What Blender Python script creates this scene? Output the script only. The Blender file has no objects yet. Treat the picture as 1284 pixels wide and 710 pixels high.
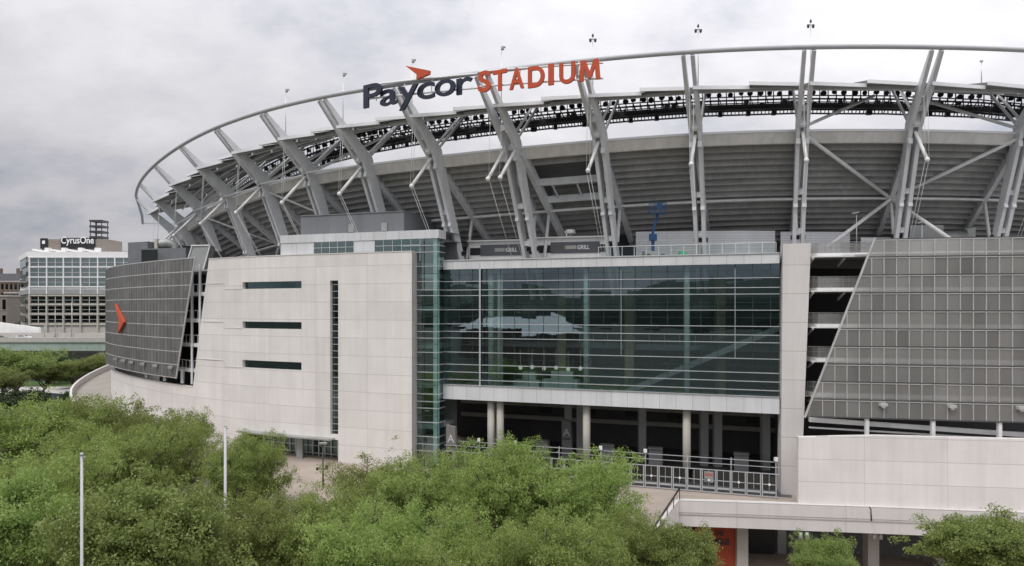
import bpy, math, random
import numpy as np
from mathutils import Vector, Matrix
random.seed(7); RNG = np.random.default_rng(7)
scene = bpy.context.scene
COL = scene.collection
R = math.radians
CAM_Z = 17.0; FPX = 900.0

# ------------------------------------------------------------------ helpers
def at(px, py, Y):
    """survey helper: photo pixel + true distance -> world point"""
    return Vector(((px - 642) / FPX * Y, Y, CAM_Z - (py - 385) / FPX * Y))

def tag(o, label=None, cat=None, group=None, kind=None):
    if label: o['label'] = label
    if cat: o['category'] = cat
    if group: o['group'] = group
    if kind: o['kind'] = kind
    return o

def empty(name, loc, label, cat, group=None, rz=0):
    o = bpy.data.objects.new(name, None); COL.objects.link(o)
    o.location = loc; o.rotation_euler = (0, 0, rz); o.empty_display_size = .3
    return tag(o, label, cat, group)

def base_of(parent):
    v = Vector((0, 0, 0))
    while parent is not None:
        v += Vector(parent.location); parent = parent.parent
    return v

def link_mesh(name, me, parent=None, loc=None, rz=0.0):
    o = bpy.data.objects.new(name, me); COL.objects.link(o)
    if parent is not None: o.parent = parent
    if loc is not None: o.location = loc
    o.rotation_euler = (0, 0, rz)
    return o

def copy_tree(o, parent=None):
    c = o.copy(); COL.objects.link(c)
    if parent is not None: c.parent = parent
    for ch in list(o.children): copy_tree(ch, c)
    return c

class MB:
    def __init__(s): s.v = []; s.f = []; s.uv = []; s.sm = []
    def face(s, pts, uv=None, smooth=False):
        b = len(s.v); s.v += [tuple(p) for p in pts]; s.f.append(tuple(range(b, b + len(pts))))
        s.uv.append(uv); s.sm.append(smooth)
    def box8(s, q):
        # q: 4 bottom + 4 top, ccw from above
        b = len(s.v); s.v += [tuple(p) for p in q]
        for f in ((3,2,1,0),(4,5,6,7),(0,1,5,4),(1,2,6,5),(2,3,7,6),(3,0,4,7)):
            s.f.append(tuple(b + i for i in f)); s.uv.append(None); s.sm.append(False)
    def box(s, c, x, y, z):
        c = Vector(c); x = Vector(x); y = Vector(y); z = Vector(z)
        s.box8([c-x-y-z, c+x-y-z, c+x+y-z, c-x+y-z, c-x-y+z, c+x-y+z, c+x+y+z, c-x+y+z])
    def abox(s, x0, x1, y0, y1, z0, z1):
        s.box(((x0+x1)/2,(y0+y1)/2,(z0+z1)/2),((x1-x0)/2,0,0),(0,(y1-y0)/2,0),(0,0,(z1-z0)/2))
    def bar(s, p0, p1, w, h, up=(0,0,1), w1=None, h1=None):
        p0 = Vector(p0); p1 = Vector(p1); d = (p1-p0).normalized(); up = Vector(up)
        if abs(d.dot(up.normalized())) > .99: up = Vector((1,0,0))
        x = d.cross(up).normalized(); y = x.cross(d).normalized()
        w1 = w if w1 is None else w1; h1 = h if h1 is None else h1
        a = [p0-x*w/2-y*h/2, p0+x*w/2-y*h/2, p0+x*w/2+y*h/2, p0-x*w/2+y*h/2]
        b = [p1-x*w1/2-y*h1/2, p1+x*w1/2-y*h1/2, p1+x*w1/2+y*h1/2, p1-x*w1/2+y*h1/2]
        n = len(s.v); s.v += [tuple(p) for p in a+b]
        for f in ((0,1,2,3),(7,6,5,4),(0,4,5,1),(1,5,6,2),(2,6,7,3),(3,7,4,0)):
            s.f.append(tuple(n+i for i in f)); s.uv.append(None); s.sm.append(False)
    def tube(s, p0, p1, r, r1=None, n=10, cap=True):
        p0 = Vector(p0); p1 = Vector(p1); d = (p1-p0).normalized()
        up = Vector((0,0,1)) if abs(d.z) < .95 else Vector((1,0,0))
        x = d.cross(up).normalized(); y = x.cross(d).normalized(); r1 = r if r1 is None else r1
        b = len(s.v)
        for k in range(n):
            a = 2*math.pi*k/n; s.v.append(tuple(p0+(x*math.cos(a)+y*math.sin(a))*r))
        for k in range(n):
            a = 2*math.pi*k/n; s.v.append(tuple(p1+(x*math.cos(a)+y*math.sin(a))*r1))
        for k in range(n):
            k2 = (k+1) % n
            s.f.append((b+k, b+n+k, b+n+k2, b+k2)); s.uv.append(None); s.sm.append(True)
        if cap:
            s.f.append(tuple(b+k for k in range(n))); s.uv.append(None); s.sm.append(False)
            s.f.append(tuple(b+n+k for k in reversed(range(n)))); s.uv.append(None); s.sm.append(False)
    def path_tube(s, pts, r, n=10):
        pts = [Vector(p) for p in pts]; b = len(s.v)
        for i, p in enumerate(pts):
            d = (pts[min(i+1, len(pts)-1)] - pts[max(i-1, 0)]).normalized()
            up = Vector((0,0,1)) if abs(d.z) < .95 else Vector((1,0,0))
            x = d.cross(up).normalized(); y = x.cross(d).normalized()
            for k in range(n):
                a = 2*math.pi*k/n; s.v.append(tuple(p+(x*math.cos(a)+y*math.sin(a))*r))
        for i in range(len(pts)-1):
            for k in range(n):
                k2 = (k+1) % n
                s.f.append((b+i*n+k, b+(i+1)*n+k, b+(i+1)*n+k2, b+i*n+k2)); s.uv.append(None); s.sm.append(True)
    def sphere(s, c, r, n=10, m=7, sz=1.0):
        c = Vector(c); b = len(s.v)
        for j in range(m+1):
            t = math.pi*j/m
            for k in range(n):
                a = 2*math.pi*k/n
                s.v.append((c.x+r*math.sin(t)*math.cos(a), c.y+r*math.sin(t)*math.sin(a), c.z+r*sz*math.cos(t)))
        for j in range(m):
            for k in range(n):
                k2 = (k+1) % n
                s.f.append((b+j*n+k, b+(j+1)*n+k, b+(j+1)*n+k2, b+j*n+k2)); s.uv.append(None); s.sm.append(True)
    def prism(s, poly, z0, z1):
        """plan polygon (ccw) extruded in z"""
        b = len(s.v); n = len(poly)
        s.v += [(p[0], p[1], z0) for p in poly] + [(p[0], p[1], z1) for p in poly]
        s.f.append(tuple(b+i for i in reversed(range(n)))); s.f.append(tuple(b+n+i for i in range(n)))
        for i in range(n):
            j = (i+1) % n; s.f.append((b+i, b+j, b+n+j, b+n+i))
        s.uv += [None]*(n+2); s.sm += [False]*(n+2)
    def sweep(s, rings, closed=True, caps=True, uvs=None, smooth=False):
        """rings: list of equal-length point lists"""
        b = len(s.v); m = len(rings[0])
        for r_ in rings: s.v += [tuple(p) for p in r_]
        for i in range(len(rings)-1):
            for k in range(m if closed else m-1):
                k2 = (k+1) % m
                s.f.append((b+i*m+k, b+i*m+k2, b+(i+1)*m+k2, b+(i+1)*m+k)); s.sm.append(smooth)
                s.uv.append(None if uvs is None else [uvs[i][k], uvs[i][k2], uvs[i+1][k2], uvs[i+1][k]])
        if caps and closed:
            s.f.append(tuple(b+k for k in reversed(range(m)))); s.uv.append(None); s.sm.append(False)
            s.f.append(tuple(b+(len(rings)-1)*m+k for k in range(m))); s.uv.append(None); s.sm.append(False)
    def mesh(s, name, mat, off=(0,0,0)):
        me = bpy.data.meshes.new(name); o = off
        me.from_pydata([(p[0]-o[0], p[1]-o[1], p[2]-o[2]) for p in s.v], [], s.f)
        if any(u is not None for u in s.uv):
            ul = me.uv_layers.new(name='UVMap'); i = 0
            for f, u in zip(s.f, s.uv):
                for k in range(len(f)):
                    if u is not None: ul.data[i].uv = u[k]
                    i += 1
        me.polygons.foreach_set('use_smooth', s.sm)
        if mat is not None: me.materials.append(mat)
        me.update()
        return me
    def build(s, name, mat, parent=None, loc=None):
        off = loc if loc is not None and parent is None else (base_of(parent) if parent is not None else (0,0,0))
        me = s.mesh(name, mat, off)
        return link_mesh(name, me, parent, loc if parent is None else None)

def fix_normals(o):
    import bmesh
    bm = bmesh.new(); bm.from_mesh(o.data); bmesh.ops.recalc_face_normals(bm, faces=bm.faces); bm.to_mesh(o.data); bm.free()

# ------------------------------------------------------------------ materials
def nt(name):
    m = bpy.data.materials.new(name); m.use_nodes = True
    n = m.node_tree.nodes; l = m.node_tree.links; b = n['Principled BSDF']
    return m, n, l, b
def math_(n, l, op, a, b=None, c=None):
    x = n.new('ShaderNodeMath'); x.operation = op
    for i, v in enumerate((a, b, c)):
        if v is None: continue
        if isinstance(v, (int, float)): x.inputs[i].default_value = v
        else: l.new(v, x.inputs[i])
    return x.outputs[0]
def mix_(n, l, fac, a, b, mode='MIX'):
    x = n.new('ShaderNodeMix'); x.data_type = 'RGBA'; x.blend_type = mode
    for i, v in ((0, fac), (6, a), (7, b)):
        if isinstance(v, (int, float)): x.inputs[i].default_value = v
        elif isinstance(v, tuple): x.inputs[i].default_value = v if len(v) == 4 else (*v, 1)
        else: l.new(v, x.inputs[i])
    return x.outputs[2]
def noise_(n, l, vec, scale, detail=4, rough=.55):
    x = n.new('ShaderNodeTexNoise'); x.inputs['Scale'].default_value = scale; x.inputs['Detail'].default_value = detail
    x.inputs['Roughness'].default_value = rough
    if vec is not None: l.new(vec, x.inputs['Vector'])
    return x.outputs['Fac']
def scaled_(n, l, vec, sc):
    x = n.new('ShaderNodeMapping'); x.inputs['Scale'].default_value = sc; l.new(vec, x.inputs['Vector']); return x.outputs['Vector']
def pos_(n): return n.new('ShaderNodeNewGeometry').outputs['Position']
def rng_(n, l, v, a, b, c, d):
    x = n.new('ShaderNodeMapRange'); l.new(v, x.inputs[0])
    for i, k in enumerate((a, b, c, d)): x.inputs[i+1].default_value = k
    return x.outputs[0]

def simple(name, col, rough=.6, metal=0, var=.12, scale=.6, streak=.0, bump=0, spec=.4):
    m, n, l, b = nt(name)
    p = pos_(n)
    f = noise_(n, l, p, scale, 5)
    k = rng_(n, l, f, .25, .75, 1-var, 1+var)
    if streak:
        s = noise_(n, l, scaled_(n, l, p, (1.6, 1.6, .09)), 1.0, 4, .6)
        k = math_(n, l, 'MULTIPLY', k, rng_(n, l, s, .3, .75, 1+streak*.3, 1-streak))
    c = mix_(n, l, 1.0, (*col, 1), k, 'MULTIPLY')
    l.new(c, b.inputs['Base Color'])
    b.inputs['Roughness'].default_value = rough; b.inputs['Metallic'].default_value = metal
    b.inputs['Specular IOR Level'].default_value = spec
    l.new(rng_(n, l, f, .2, .8, max(rough-.08, .05), min(rough+.08, 1)), b.inputs['Roughness'])
    if bump:
        bp = n.new('ShaderNodeBump'); bp.inputs['Strength'].default_value = bump; bp.inputs['Distance'].default_value = .02
        l.new(noise_(n, l, p, 9, 5), bp.inputs['Height']); l.new(bp.outputs[0], b.inputs['Normal'])
    return m

def joint_mask(n, l, u, period, width, off=0.0):
    t = math_(n, l, 'DIVIDE', math_(n, l, 'ADD', u, off), period)
    fr = math_(n, l, 'FRACT', t)
    d = math_(n, l, 'SUBTRACT', .5, math_(n, l, 'ABSOLUTE', math_(n, l, 'SUBTRACT', fr, .5)))
    return math_(n, l, 'LESS_THAN', d, width/2/period)

def panelled(name, col, pu, pv, wu, wv, joint=.45, var=.05, streak=.1, rough=.75, uoff=0, voff=0, metal=0, sub=None, cell=.05):
    """cladding in UV metres: joints every pu x pv, slight tone change from panel to panel, rain streaks"""
    m, n, l, b = nt(name)
    tc = n.new('ShaderNodeUVMap'); sx = n.new('ShaderNodeSeparateXYZ'); l.new(tc.outputs[0], sx.inputs[0])
    u, v = sx.outputs[0], sx.outputs[1]
    ju = joint_mask(n, l, u, pu, wu, uoff); jv = joint_mask(n, l, v, pv, wv, voff)
    j = math_(n, l, 'MAXIMUM', ju, jv)
    if sub:
        jj = joint_mask(n, l, v, sub[0], sub[1], voff); jk = joint_mask(n, l, u, sub[2], sub[1], uoff)
        j = math_(n, l, 'MAXIMUM', j, math_(n, l, 'MULTIPLY', math_(n, l, 'MAXIMUM', jj, jk), sub[3]))
    cu = math_(n, l, 'FLOOR', math_(n, l, 'DIVIDE', math_(n, l, 'ADD', u, uoff), pu))
    cv = math_(n, l, 'FLOOR', math_(n, l, 'DIVIDE', math_(n, l, 'ADD', v, voff), pv))
    cb = n.new('ShaderNodeCombineXYZ'); l.new(cu, cb.inputs[0]); l.new(cv, cb.inputs[1])
    wn = n.new('ShaderNodeTexWhiteNoise'); l.new(cb.outputs[0], wn.inputs['Vector'])
    p = pos_(n)
    k = rng_(n, l, wn.outputs['Value'], 0, 1, 1-cell, 1+cell)
    k = math_(n, l, 'MULTIPLY', k, rng_(n, l, noise_(n, l, p, .35, 6, .6), .25, .75, 1-var, 1+var))
    s = noise_(n, l, scaled_(n, l, p, (1.3, 1.3, .07)), 1.0, 5, .62)
    k = math_(n, l, 'MULTIPLY', k, rng_(n, l, s, .35, .8, 1+streak*.3, 1-streak))
    c = mix_(n, l, 1.0, (*col, 1), k, 'MULTIPLY')
    c = mix_(n, l, j, c, tuple(x*joint for x in col))
    l.new(c, b.inputs['Base Color']); b.inputs['Roughness'].default_value = rough; b.inputs['Metallic'].default_value = metal
    b.inputs['Specular IOR Level'].default_value = .3
    return m

def glass(name, tint, refl=1.0, ior=1.5, wave=.0, boost=.0, pane=None, rt=(.9, 1, .98)):
    m, n, l, b = nt(name); n.remove(b); out = n['Material Output']
    tr = n.new('ShaderNodeBsdfTransparent'); tr.inputs[0].default_value = (*tint, 1)
    gl = n.new('ShaderNodeBsdfGlossy'); gl.inputs['Roughness'].default_value = .015; gl.inputs[0].default_value = (refl*rt[0], refl*rt[1], refl*rt[2], 1)
    lw = n.new('ShaderNodeLayerWeight'); lw.inputs['Blend'].default_value = .5
    if wave:
        p = pos_(n); bp = n.new('ShaderNodeBump'); bp.inputs['Strength'].default_value = wave; bp.inputs['Distance'].default_value = .05
        l.new(noise_(n, l, p, .5, 2, .4), bp.inputs['Height']); nrm = bp.outputs[0]
        if pane:
            tc = n.new('ShaderNodeUVMap'); sx = n.new('ShaderNodeSeparateXYZ'); l.new(tc.outputs[0], sx.inputs[0]); cb = n.new('ShaderNodeCombineXYZ')
            for i, q in enumerate(pane): l.new(math_(n, l, 'FLOOR', math_(n, l, 'DIVIDE', sx.outputs[i], q)), cb.inputs[i])
            wn = n.new('ShaderNodeTexWhiteNoise'); l.new(cb.outputs[0], wn.inputs['Vector'])
            sub = n.new('ShaderNodeVectorMath'); sub.operation = 'SUBTRACT'; l.new(wn.outputs['Color'], sub.inputs[0]); sub.inputs[1].default_value = (.5, .5, .5)
            sc = n.new('ShaderNodeVectorMath'); sc.operation = 'SCALE'; sc.inputs['Scale'].default_value = .008; l.new(sub.outputs[0], sc.inputs[0])
            ad = n.new('ShaderNodeVectorMath'); ad.operation = 'ADD'; l.new(nrm, ad.inputs[0]); l.new(sc.outputs[0], ad.inputs[1])
            no = n.new('ShaderNodeVectorMath'); no.operation = 'NORMALIZE'; l.new(ad.outputs[0], no.inputs[0]); nrm = no.outputs[0]
        l.new(nrm, gl.inputs['Normal'])
    f0 = ((ior-1)/(ior+1))**2 + boost
    f = math_(n, l, 'MULTIPLY_ADD', math_(n, l, 'POWER', lw.outputs['Facing'], 5.0), 1-f0, f0)
    mx = n.new('ShaderNodeMixShader'); l.new(f, mx.inputs[0]); l.new(tr.outputs[0], mx.inputs[1]); l.new(gl.outputs[0], mx.inputs[2])
    l.new(mx.outputs[0], out.inputs[0])
    return m

def leafmat(name, c1, c2, sat=1.0):
    m, n, l, b = nt(name); n.remove(b); out = n['Material Output']
    g = n.new('ShaderNodeNewGeometry'); oi = n.new('ShaderNodeObjectInfo')
    f = math_(n, l, 'MULTIPLY', g.outputs['Random Per Island'], .55)
    f = math_(n, l, 'ADD', f, math_(n, l, 'MULTIPLY', rng_(n, l, noise_(n, l, g.outputs['Position'], .55, 3), .3, .7, 0, 1), .45))
    c = mix_(n, l, f, c1, c2)
    hs = n.new('ShaderNodeHueSaturation'); l.new(c, hs.inputs['Color'])
    l.new(rng_(n, l, oi.outputs['Random'], 0, 1, .74, 1.2), hs.inputs['Value'])
    l.new(rng_(n, l, oi.outputs['Random'], 0, 1, .478, .506), hs.inputs['Hue'])
    d = n.new('ShaderNodeBsdfDiffuse'); t = n.new('ShaderNodeBsdfTranslucent'); mx = n.new('ShaderNodeMixShader')
    l.new(hs.outputs[0], d.inputs[0]); l.new(hs.outputs[0], t.inputs[0]); mx.inputs[0].default_value = .46
    l.new(d.outputs[0], mx.inputs[1]); l.new(t.outputs[0], mx.inputs[2])
    gl = n.new('ShaderNodeBsdfGlossy'); gl.inputs['Roughness'].default_value = .5; gl.inputs[0].default_value = (.8, .8, .8, 1)
    m2 = n.new('ShaderNodeMixShader'); m2.inputs[0].default_value = .03
    l.new(mx.outputs[0], m2.inputs[1]); l.new(gl.outputs[0], m2.inputs[2]); l.new(m2.outputs[0], out.inputs[0])
    return m

def screenmat(name, col, open_):
    """perforated metal sheet: fine vertical ribs, partly open"""
    m, n, l, b = nt(name); out = n['Material Output']
    tc = n.new('ShaderNodeUVMap'); sx = n.new('ShaderNodeSeparateXYZ'); l.new(tc.outputs[0], sx.inputs[0])
    cu = math_(n, l, 'FLOOR', math_(n, l, 'DIVIDE', sx.outputs[0], 1.0)); cv = math_(n, l, 'FLOOR', math_(n, l, 'DIVIDE', sx.outputs[1], 1.56))
    cb = n.new('ShaderNodeCombineXYZ'); l.new(cu, cb.inputs[0]); l.new(cv, cb.inputs[1])
    wn = n.new('ShaderNodeTexWhiteNoise'); l.new(cb.outputs[0], wn.inputs['Vector'])
    p = pos_(n)
    k = math_(n, l, 'MULTIPLY', rng_(n, l, wn.outputs['Value'], 0, 1, .84, 1.16), rng_(n, l, noise_(n, l, scaled_(n, l, p, (1, 1, .2)), .35, 5), .25, .75, .78, 1.2))
    c = mix_(n, l, 1.0, (*col, 1), k, 'MULTIPLY')
    l.new(c, b.inputs['Base Color']); b.inputs['Metallic'].default_value = .45; b.inputs['Roughness'].default_value = .45
    sub = n.new('ShaderNodeVectorMath'); sub.operation = 'SUBTRACT'; l.new(wn.outputs['Color'], sub.inputs[0]); sub.inputs[1].default_value = (.5, .5, .5)
    sc = n.new('ShaderNodeVectorMath'); sc.operation = 'SCALE'; sc.inputs['Scale'].default_value = .10; l.new(sub.outputs[0], sc.inputs[0])
    g_ = n.new('ShaderNodeNewGeometry'); ad = n.new('ShaderNodeVectorMath'); ad.operation = 'ADD'; l.new(g_.outputs['Normal'], ad.inputs[0]); l.new(sc.outputs[0], ad.inputs[1])
    no = n.new('ShaderNodeVectorMath'); no.operation = 'NORMALIZE'; l.new(ad.outputs[0], no.inputs[0]); l.new(no.outputs[0], b.inputs['Normal'])
    tr = n.new('ShaderNodeBsdfTransparent'); mx = n.new('ShaderNodeMixShader')
    mx.inputs[0].default_value = open_; l.new(b.outputs[0], mx.inputs[1]); l.new(tr.outputs[0], mx.inputs[2]); l.new(mx.outputs[0], out.inputs[0])
    return m

M = {}
M['precast'] = panelled('white_precast_concrete', (.69, .662, .635), 6.6, 1.95, .03, .05, joint=.7, var=.07, streak=.10, uoff=1.2, sub=(.975, .02, 3.3, .15), cell=.05)
M['precast_plain'] = simple('precast_plain', (.64, .615, .59), .75, var=.06, scale=.4, streak=.1)
M['pier'] = panelled('pier_precast', (.60, .577, .557), 9, 2.6, .04, .05, joint=.6, var=.05, streak=.1, cell=.03, uoff=4)
M['fascia'] = panelled('pale_metal_panel', (.60, .61, .62), 1.55, 3.0, .035, .03, joint=.55, var=.05, streak=.12, rough=.5, cell=.06)
M['steel'] = simple('grey_painted_steel', (.64, .65, .66), .5, var=.09, scale=.5, streak=.1)
M['steel_white'] = simple('pale_painted_steel', (.74, .74, .73), .45, var=.08, scale=.8, streak=.08)
M['ringpipe'] = simple('ring_pipe_paint', (.42, .43, .44), .4, var=.08)
M['fin'] = simple('satin_aluminium', (.62, .64, .65), .35, metal=.6, var=.06)
M['mullion'] = simple('dark_mullion', (.05, .065, .07), .4, metal=.4)
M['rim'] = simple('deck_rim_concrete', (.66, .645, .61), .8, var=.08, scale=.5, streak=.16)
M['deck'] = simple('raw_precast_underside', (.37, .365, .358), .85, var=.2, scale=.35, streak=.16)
M['dark'] = simple('interior_shade_black', (.055, .055, .06), .8)  # near-black that stands in for shade inside the building
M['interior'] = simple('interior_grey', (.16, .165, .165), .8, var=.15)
M['concdark'] = simple('concourse_painted_shade', (.10, .10, .10), .8, var=.15)  # dark tone puts the concourse shade into the colour
M['slab'] = simple('concourse_slab', (.36, .36, .36), .8, var=.1)
M['truss'] = simple('dark_truss_steel', (.06, .06, .065), .5)
M['canopy'] = simple('canopy_sheet', (.20, .20, .195), .6, var=.12, streak=.05)
M['flashing'] = simple('white_roof_flashing', (.82, .835, .85), .45, var=.04)
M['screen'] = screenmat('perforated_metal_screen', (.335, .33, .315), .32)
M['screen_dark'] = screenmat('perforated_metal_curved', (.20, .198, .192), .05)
M['screen_rail'] = simple('screen_gap_rail', (.10, .10, .10), .5, metal=.3)
M['screen_frame2'] = simple('curved_screen_rib', (.21, .21, .205), .45, metal=.4, var=.1)
M['screen_frame'] = simple('screen_rail', (.56, .555, .54), .45, metal=.4, var=.1)
M['cladgrey'] = panelled('grey_cladding', (.185, .195, .205), 2.4, 4.0, .02, .02, joint=.7, var=.06, streak=.12, rough=.55, cell=.03)
M['greybox'] = simple('grey_metal_box', (.17, .18, .19), .55, var=.1, streak=.1)
M['hvac'] = simple('galvanised_duct', (.36, .37, .36), .45, metal=.4, var=.12)
M['hoard'] = panelled('ribbed_white_sheet', (.62, .63, .65), 6, .28, .03, .05, joint=.7, var=.05, streak=.1, rough=.5)
M['glass_main'] = glass('facade_glass', (.50, .60, .60), 1.0, 1.52, wave=.06, boost=.13, pane=(1.56, 1.5), rt=(.72, .92, 1.0))
M['glass_tower'] = glass('tower_glass', (.55, .72, .69), 1.0, 1.6, wave=.05, boost=.2, pane=(1.6, 1.5), rt=(.75, .97, .96))
M['glass_dark'] = glass('slot_glass', (.14, .22, .22), 1.0, 1.5, boost=.1, rt=(.6, .9, .92))
M['glass_clear'] = glass('rail_glass', (.86, .92, .90), 1.0, 1.35)
M['concol'] = simple('concrete_column', (.47, .45, .40), .8, var=.1, streak=.1)
M['tealcol'] = simple('pale_column_paint', (.60, .66, .62), .6)
M['tancol'] = simple('tan_column_paint', (.38, .33, .22), .7)
M['pavement'] = simple('tan_paving', (.35, .295, .25), .85, var=.14, scale=.35, bump=.3)
M['asphalt'] = simple('asphalt', (.06, .06, .065), .9, var=.2, scale=.3, bump=.3)
M['concrete'] = simple('concrete', (.42, .40, .37), .85, var=.12, scale=.4, streak=.12)
M['rampdeck'] = simple('ramp_deck', (.31, .285, .25), .85, var=.12, scale=.5)
M['grassland'] = simple('ground_green', (.055, .057, .042), .95, var=.3, scale=.05)
M['lawn'] = simple('mown_grass', (.07, .12, .03), .95, var=.3, scale=.6)
M['hill'] = simple('wooded_hill', (.04, .055, .04), 1.0, var=.4, scale=.02)
M['navy'] = simple('navy_letter', (.022, .028, .05), .45)
M['orange'] = simple('orange_letter', (.50, .075, .025), .5, var=.05)
M['bark'] = simple('bark', (.09, .075, .06), .95, var=.3, scale=3)
M['white'] = simple('white_paint', (.78, .78, .77), .5, var=.05, streak=.06)
M['polepaint'] = simple('pole_paint', (.50, .50, .51), .5, var=.1, streak=.2)
M['black'] = simple('black_paint', (.02, .02, .022), .45)
M['letterwhite'] = simple('white_lettering', (.8, .8, .8), .5, var=.02)
M['blue'] = simple('blue_machine_paint', (.015, .06, .15), .4)
M['green'] = simple('green_tarpaulin', (.05, .30, .16), .6)
M['signgrey'] = simple('dark_sign_panel', (.10, .105, .115), .4)
M['tyre'] = simple('rubber', (.02, .02, .02), .9)
M['carglass'] = simple('car_window', (.02, .025, .03), .1)
M['beige'] = simple('beige_panel', (.48, .46, .41), .7, streak=.1)
M['taupe'] = simple('taupe_cladding', (.24, .21, .18), .7, streak=.1)
M['winlight'] = glass('office_glass', (.16, .21, .21), 1.0, 1.7, boost=.2, rt=(.85, 1, 1))
M['windark'] = glass('office_glass_dark', (.05, .06, .07), 1.0, 1.45, boost=.03)
M['brick'] = simple('old_brick', (.16, .12, .095), .9, var=.2, scale=.3)
M['slate'] = simple('roof_slate', (.075, .075, .08), .8, var=.2)
M['girder'] = simple('pale_green_girder', (.30, .37, .33), .6, streak=.15)
M['carwhite'] = simple('white_car_paint', (.72, .72, .72), .25, var=.02)
M['cargrey'] = simple('dark_car_paint', (.05, .055, .06), .25, var=.02)
M['bluefence'] = simple('blue_grey_screen', (.17, .20, .28), .8)
M['leaf_locust'] = leafmat('locust_leaves', (.15, .225, .05), (.325, .405, .115))
M['leaf_maple'] = leafmat('maple_leaves', (.155, .235, .055), (.31, .395, .12))
M['leaf_far'] = leafmat('roadside_leaves', (.13, .19, .045), (.27, .33, .10))
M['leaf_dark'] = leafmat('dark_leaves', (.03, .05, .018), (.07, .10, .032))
def lampmat():
    m, n, l, b = nt('lamp_globe'); b.inputs['Base Color'].default_value = (.8, .8, .76, 1)
    b.inputs['Emission Color'].default_value = (1, .96, .86, 1); b.inputs['Emission Strength'].default_value = .45
    return m
M['bannerred'] = simple('banner_cloth', (.30, .055, .025), .8)
M['globe'] = lampmat()
M['fencegrey'] = simple('galvanised_fence', (.46, .47, .49), .5, metal=.3, var=.1)
M['brickred'] = simple('faded_red_print', (.36, .13, .11), .6)
M['pylon'] = simple('grey_stone_pylon', (.16, .155, .15), .7)

# ------------------------------------------------------------------ text
def text_mesh(txt, size, extrude, bold, mat, name):
    c = bpy.data.curves.new(name, 'FONT'); c.body = txt; c.size = size; c.extrude = extrude; c.offset = bold
    c.align_x = 'CENTER'; c.resolution_u = 6
    o = bpy.data.objects.new(name, c); COL.objects.link(o)
    dg = bpy.context.evaluated_depsgraph_get(); dg.update()
    me = bpy.data.meshes.new_from_object(o.evaluated_get(dg)); me.name = name
    bpy.data.objects.remove(o); bpy.data.curves.remove(c)
    me.materials.clear(); me.materials.append(mat)
    for p in me.polygons: p.use_smooth = False
    return me
def frame_matrix(pos, right, up=(0, 0, 1)):
    X = Vector(right).normalized(); Y = Vector(up).normalized(); Z = X.cross(Y).normalized(); Y = Z.cross(X)
    m = Matrix((X, Y, Z)).transposed().to_4x4(); m.translation = pos
    return m
def place_text(txt, size, pos, right, mat, name, parent, extrude=.04, bold=0.0, sx=1.0, up=(0, 0, 1)):
    me = text_mesh(txt, size, extrude, bold, mat, name)
    me.transform(Matrix.Translation(-base_of(parent)) @ frame_matrix(Vector(pos), right, up) @ Matrix.Diagonal((sx, 1, 1, 1)))
    return link_mesh(name, me, parent)

# ------------------------------------------------------------------ plan curves
class Curve:
    def __init__(s, pts, flip=1):
        pts = [np.array(p, float) for p in pts]
        dense = []
        for i in range(len(pts)-1):
            p0 = pts[max(i-1, 0)]; p1 = pts[i]; p2 = pts[i+1]; p3 = pts[min(i+2, len(pts)-1)]
            for t in np.linspace(0, 1, 12, endpoint=False):
                dense.append(.5*((2*p1)+(-p0+p2)*t+(2*p0-5*p1+4*p2-p3)*t*t+(-p0+3*p1-3*p2+p3)*t**3))
        dense.append(pts[-1]); s.p = np.array(dense)
        s.s = np.concatenate([[0], np.cumsum(np.linalg.norm(np.diff(s.p, axis=0), axis=1))]); s.L = s.s[-1]; s.flip = flip
    def xy(s, a): return np.array([np.interp(a, s.s, s.p[:, 0]), np.interp(a, s.s, s.p[:, 1])])
    def tan(s, a):
        t = s.xy(min(a+.6, s.L))-s.xy(max(a-.6, 0)); return t/np.linalg.norm(t)
    def at(s, a, d=0, z=0):
        t = s.tan(min(max(a, 0), s.L)); q = s.xy(min(max(a, 0), s.L)) + s.flip*np.array([-t[1], t[0]])*d
        if a < 0: q = q + t*a
        if a > s.L: q = q + t*(a-s.L)
        return Vector((q[0], q[1], z))
    def s_px(s, px):
        a = np.linspace(0, s.L, 2000)
        X_ = 642+FPX*np.interp(a, s.s, s.p[:, 0])/np.interp(a, s.s, s.p[:, 1])
        if X_[0] > X_[5]: k = int(np.argmin(X_))+1; a, X_ = a[:k], X_[:k]      # the stretch this side of the bend
        return float(a[np.argmin(np.abs(X_-px))])
    def band(s, mb, a0, a1, d0, d1, z0, z1, n=1, zf=None):
        rings = []; uvs = []
        for i in range(n+1):
            a = a0+(a1-a0)*i/n; dz = zf(a) if zf else 0
            rings.append([s.at(a, d0, z0+dz), s.at(a, d1, z0+dz), s.at(a, d1, z1+dz), s.at(a, d0, z1+dz)])
            uvs.append([(a, z0), (a, z0), (a, z1), (a, z1)])
        mb.sweep(rings, uvs=uvs)

def grid_wall(mb, V, nu, nv, solid, T):
    """V(i,j,d) -> (point, uv).  Wall of cells with reveals of depth T round the openings."""
    for i in range(nu):
        for j in range(nv):
            if not solid(i, j): continue
            q = [V(i, j, 0), V(i+1, j, 0), V(i+1, j+1, 0), V(i, j+1, 0)]
            mb.face([a[0] for a in q], [a[1] for a in q])
            for (di, dj, e0, e1) in ((-1, 0, (i, j), (i, j+1)), (1, 0, (i+1, j), (i+1, j+1)), (0, -1, (i, j), (i+1, j)), (0, 1, (i, j+1), (i+1, j+1))):
                a, b = i+di, j+dj
                if 0 <= a < nu and 0 <= b < nv and solid(a, b): continue
                p, q2 = V(*e0, 0), V(*e1, 0); r, t = V(*e0, -T), V(*e1, -T)
                mb.face([p[0], q2[0], t[0], r[0]], [p[1], q2[1], q2[1], p[1]])

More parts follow.
